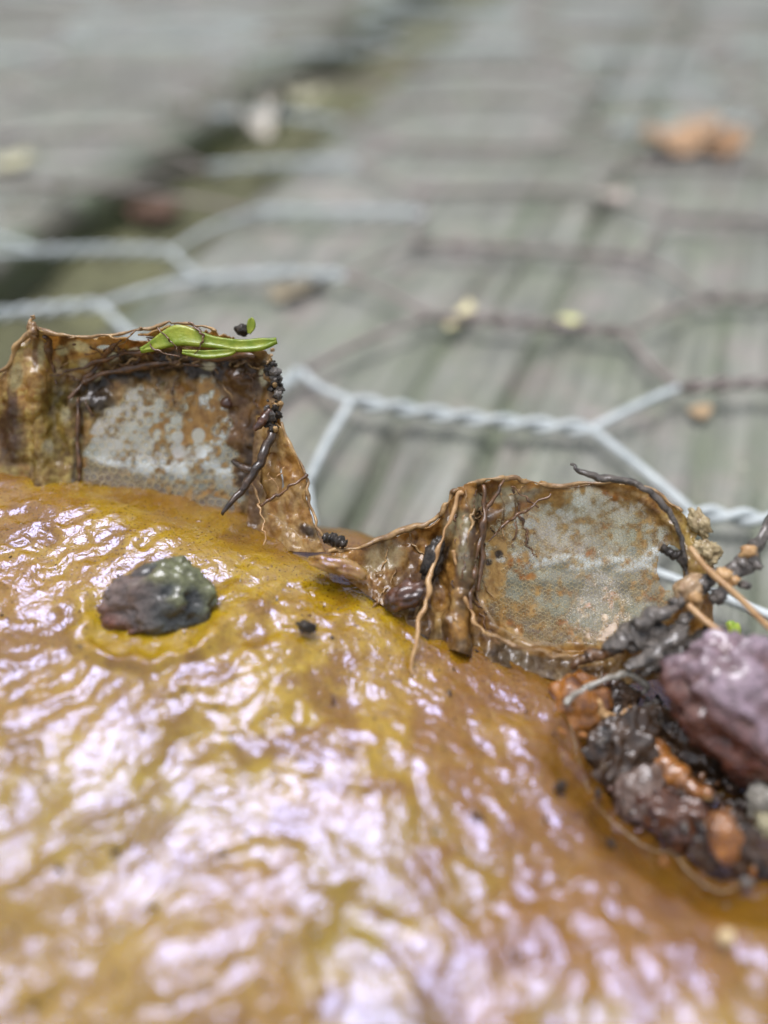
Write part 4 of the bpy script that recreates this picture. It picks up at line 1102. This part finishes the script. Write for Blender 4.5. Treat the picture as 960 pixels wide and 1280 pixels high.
# loose crumbs, shreds and fibres over the heap
V, F = [], []; nb = 0
rs = random.Random(9)
for k in range(230):
    t_ = rs.random(); x = 760 + 190 * t_ + rs.gauss(0, 34); y = 905 + 120 * t_ + rs.gauss(0, 42)
    if (x - 968) ** 2 / 120 ** 2 + (y - 892) ** 2 / 75 ** 2 < 1: continue
    d = bdep(x, y) - .4 - abs(rs.gauss(0, .7))
    r0 = rs.uniform(.12, .5)
    v, f, _, _ = lump_geo(PT(x, y, d), np.array([rs.uniform(.4, 1.8), rs.uniform(.5, 1), rs.uniform(.5, 1)]) * r0, np.linalg.qr(np.array([[rs.gauss(0, 1) for _ in range(3)] for _ in range(3)]))[0], 3, .45, 1.8, k, ridged=.35)
    V.append(v); F.append(f + nb); nb += len(v)
mi = np.concatenate([np.full(len(f), rs.choice([0, 0, 0, 0, 1, 1, 2, 3])) for f in F])
o = mesh_obj('debris_crumbs', np.vstack(V), np.vstack(F), [M_wetd, M_redb, M_grey, M_amber], None, matidx=mi)
tag(o, 'loose dark wet crumbs scattered through the debris heap', 'debris', kind='stuff')
# fine grit and shreds stuck in the slime
V, F = [], []; nb = 0
for k in range(420):
    x = rs.uniform(-40, 980); y = rs.uniform(600, 1270)
    if y < np.interp(x, [0, 240, 430, 700, 960], [600, 660, 715, 860, 930]) or (x > 720 and 880 < y < 1110): continue
    r0 = min(.34, .07 * math.exp(rs.gauss(0, .55)))
    v, f, _, _ = lump_geo(PT(x, y, bdep(x, y) - r0 * .3), np.array([rs.uniform(.6, 2.4), 1, rs.uniform(.5, 1)]) * r0, np.linalg.qr(np.array([[rs.gauss(0, 1) for _ in range(3)] for _ in range(3)]))[0], 2, .4, 1.6, k)
    V.append(v); F.append(f + nb); nb += len(v)
mi = np.concatenate([np.full(len(f), rs.choice([0, 0, 1, 1, 2])) for f in F])
o = mesh_obj('grit', np.vstack(V), np.vstack(F), [M_wetd, M_rimd, M_pale], None, matidx=mi)
tag(o, 'fine dark grit scattered in the yellow slime', 'grit', kind='stuff')
# clear water line round the heap
pts = [(q[0], q[1], bdep(q[0], q[1]) - .1, q[3] * .45) for q in ((712, 905, 54.5, .22), (722, 945, 53.2, .25), (734, 985, 51.8, .2), (760, 1022, 50.6, .18), (790, 1046, 49.6, .28), (815, 1062, 49, .2), (842, 1068, 48.4, .26), (862, 1090, 47.4, .3), (884, 1108, 46.6, .22), (904, 1114, 46.2, .28), (938, 1104, 46, .14))]
o = ptube('water_line', pts, M_wet, wob=.4, jit=.1, n=90, seg=9); tag(o, 'clear wet edge curving round the left and bottom of the debris heap', 'water')

# ------------------------------------------------------------------ leaf scraps on the boards
def leaf_scrap(px, py, z, rx, ry, rotz, c1, c2, lab, curl=2.0, seed=0, tilt=0.0):
    c = PZ(px, py, z)
    n = 26
    u = np.linspace(-1, 1, n); uu, vv = np.meshgrid(u, u, indexing='ij')
    # square to disc with a ragged outline
    x = uu * np.sqrt(1 - vv ** 2 / 2); y = vv * np.sqrt(1 - uu ** 2 / 2)
    th = np.arctan2(y, x); rr = 1 + 0.22 * noise(np.cos(th) * 1.6 + seed, np.sin(th) * 1.6, 0, seed)
    x, y = x * rr, y * rr
    zz = curl * (x ** 2 * .6 + 0.8 * fbm(x * 1.3 + seed, y * 1.3, 0, 3, seed + 4))
    X = np.stack([x * rx, y * ry, zz - zz.min() + 0.2], -1)
    ca_, sa_ = math.cos(rotz), math.sin(rotz)
    X = np.stack([X[..., 0] * ca_ - X[..., 1] * sa_, X[..., 0] * sa_ + X[..., 1] * ca_, X[..., 2]], -1) + c
    o = mesh_obj('leaf_scrap', X.reshape(-1, 3), grid_faces(n, n), mat_simple('scrap_%d' % seed, c1, c2, .4, .7, 0, .0002, 1), None, origin=c)
    md = o.modifiers.new('thickness', 'SOLIDIFY'); md.thickness = .3 * MM
    tag(o, lab, 'leaf scrap')
leaf_scrap(845, 184, 0.6, 7.0, 5, .2, (.28, .165, .085), (.45, .30, .175), 'crumpled orange-brown dry leaf on the far right of the boards', 3.2, 1)
leaf_scrap(900, 188, 0.6, 4.5, 4, .6, (.22, .12, .06), (.40, .25, .13), 'darker brown leaf crumb right of the orange-brown dry leaf', 3, 2)
leaf_scrap(572, 402, 1.5, 3.4, 1.2, 1.1, (.52, .47, .24), (.66, .60, .36), 'pale yellow sliver by the wire, left of a round yellow scrap', 1, 3)
leaf_scrap(710, 405, 1.5, 1.5, 1.5, .3, (.50, .52, .20), (.64, .64, .30), 'small round yellow-green scrap on the wire right of the sliver', .6, 4)
leaf_scrap(762, 250, 0.6, 2.4, 2.2, .3, (.42, .37, .31), (.54, .47, .41), 'pale pinkish scrap in the middle distance of the boards', 1, 5)
leaf_scrap(372, 362, 0.6, 2.0, 4.4, -.7, (.33, .28, .19), (.42, .36, .25), 'tan scrap on the board behind the taller wall', 1.5, 6)
leaf_scrap(872, 518, 0.6, 1.2, 1.2, .3, (.36, .25, .14), (.46, .34, .2), 'small orange-tan scrap on the near board by the wire', .8, 7)
leaf_scrap(322, 178, -1.0, 3.4, 5.5, .3, (.50, .46, .38), (.68, .63, .55), 'whitish upright scrap at the edge of the gap', 6, 8)
leaf_scrap(195, 272, -9.0, 5, 4, .5, (.08, .045, .03), (.16, .09, .055), 'dark brown leaf sunk in the gap between boards', 2, 9)
leaf_scrap(380, 125, -0.6, 4.5, 4.0, .5, (.36, .35, .22), (.48, .46, .32), 'pale olive scrap on the far edge of the gap', 2, 10)
leaf_scrap(15, 205, 0.6, 3.6, 3.0, .5, (.36, .34, .21), (.45, .43, .29), 'pale yellow scrap at the left edge of the far board', 1, 11)
# small yellow-green sprig behind the twigs
o = plump('leaf_bit', 914, 790, 72, 10, 14, .5, M_green, rot=10, amp=.2, seed=4, sub=3)
o.location = Vector(PZ(914, 790, 3.6) * MM); tag(o, 'blurred green leaf bit on the board behind the shorter straw', 'leaf')
for ob in S.objects:
    if ob.parent is None and ob.get('category'):
        g_ = {'leaf_scrap': 'leaf scraps scattered over the boards', 'bark_scrap': 'bark scraps piled below the oval window', 'straw': 'thin tan straws at the right edge',
              'rotten_clod': 'clods of the debris heap', 'pale_fibre': 'fibres in the debris heap', 'leaf_sliver': 'green leaf bits on the taller wall',
              'pale_scrap': 'scraps at the right edge of the debris heap', 'skin_flake': 'flakes on the edge of the lower wall'}.get(ob.name.split('.')[0])
        if g_: ob['group'] = g_
bpy.context.view_layer.update()
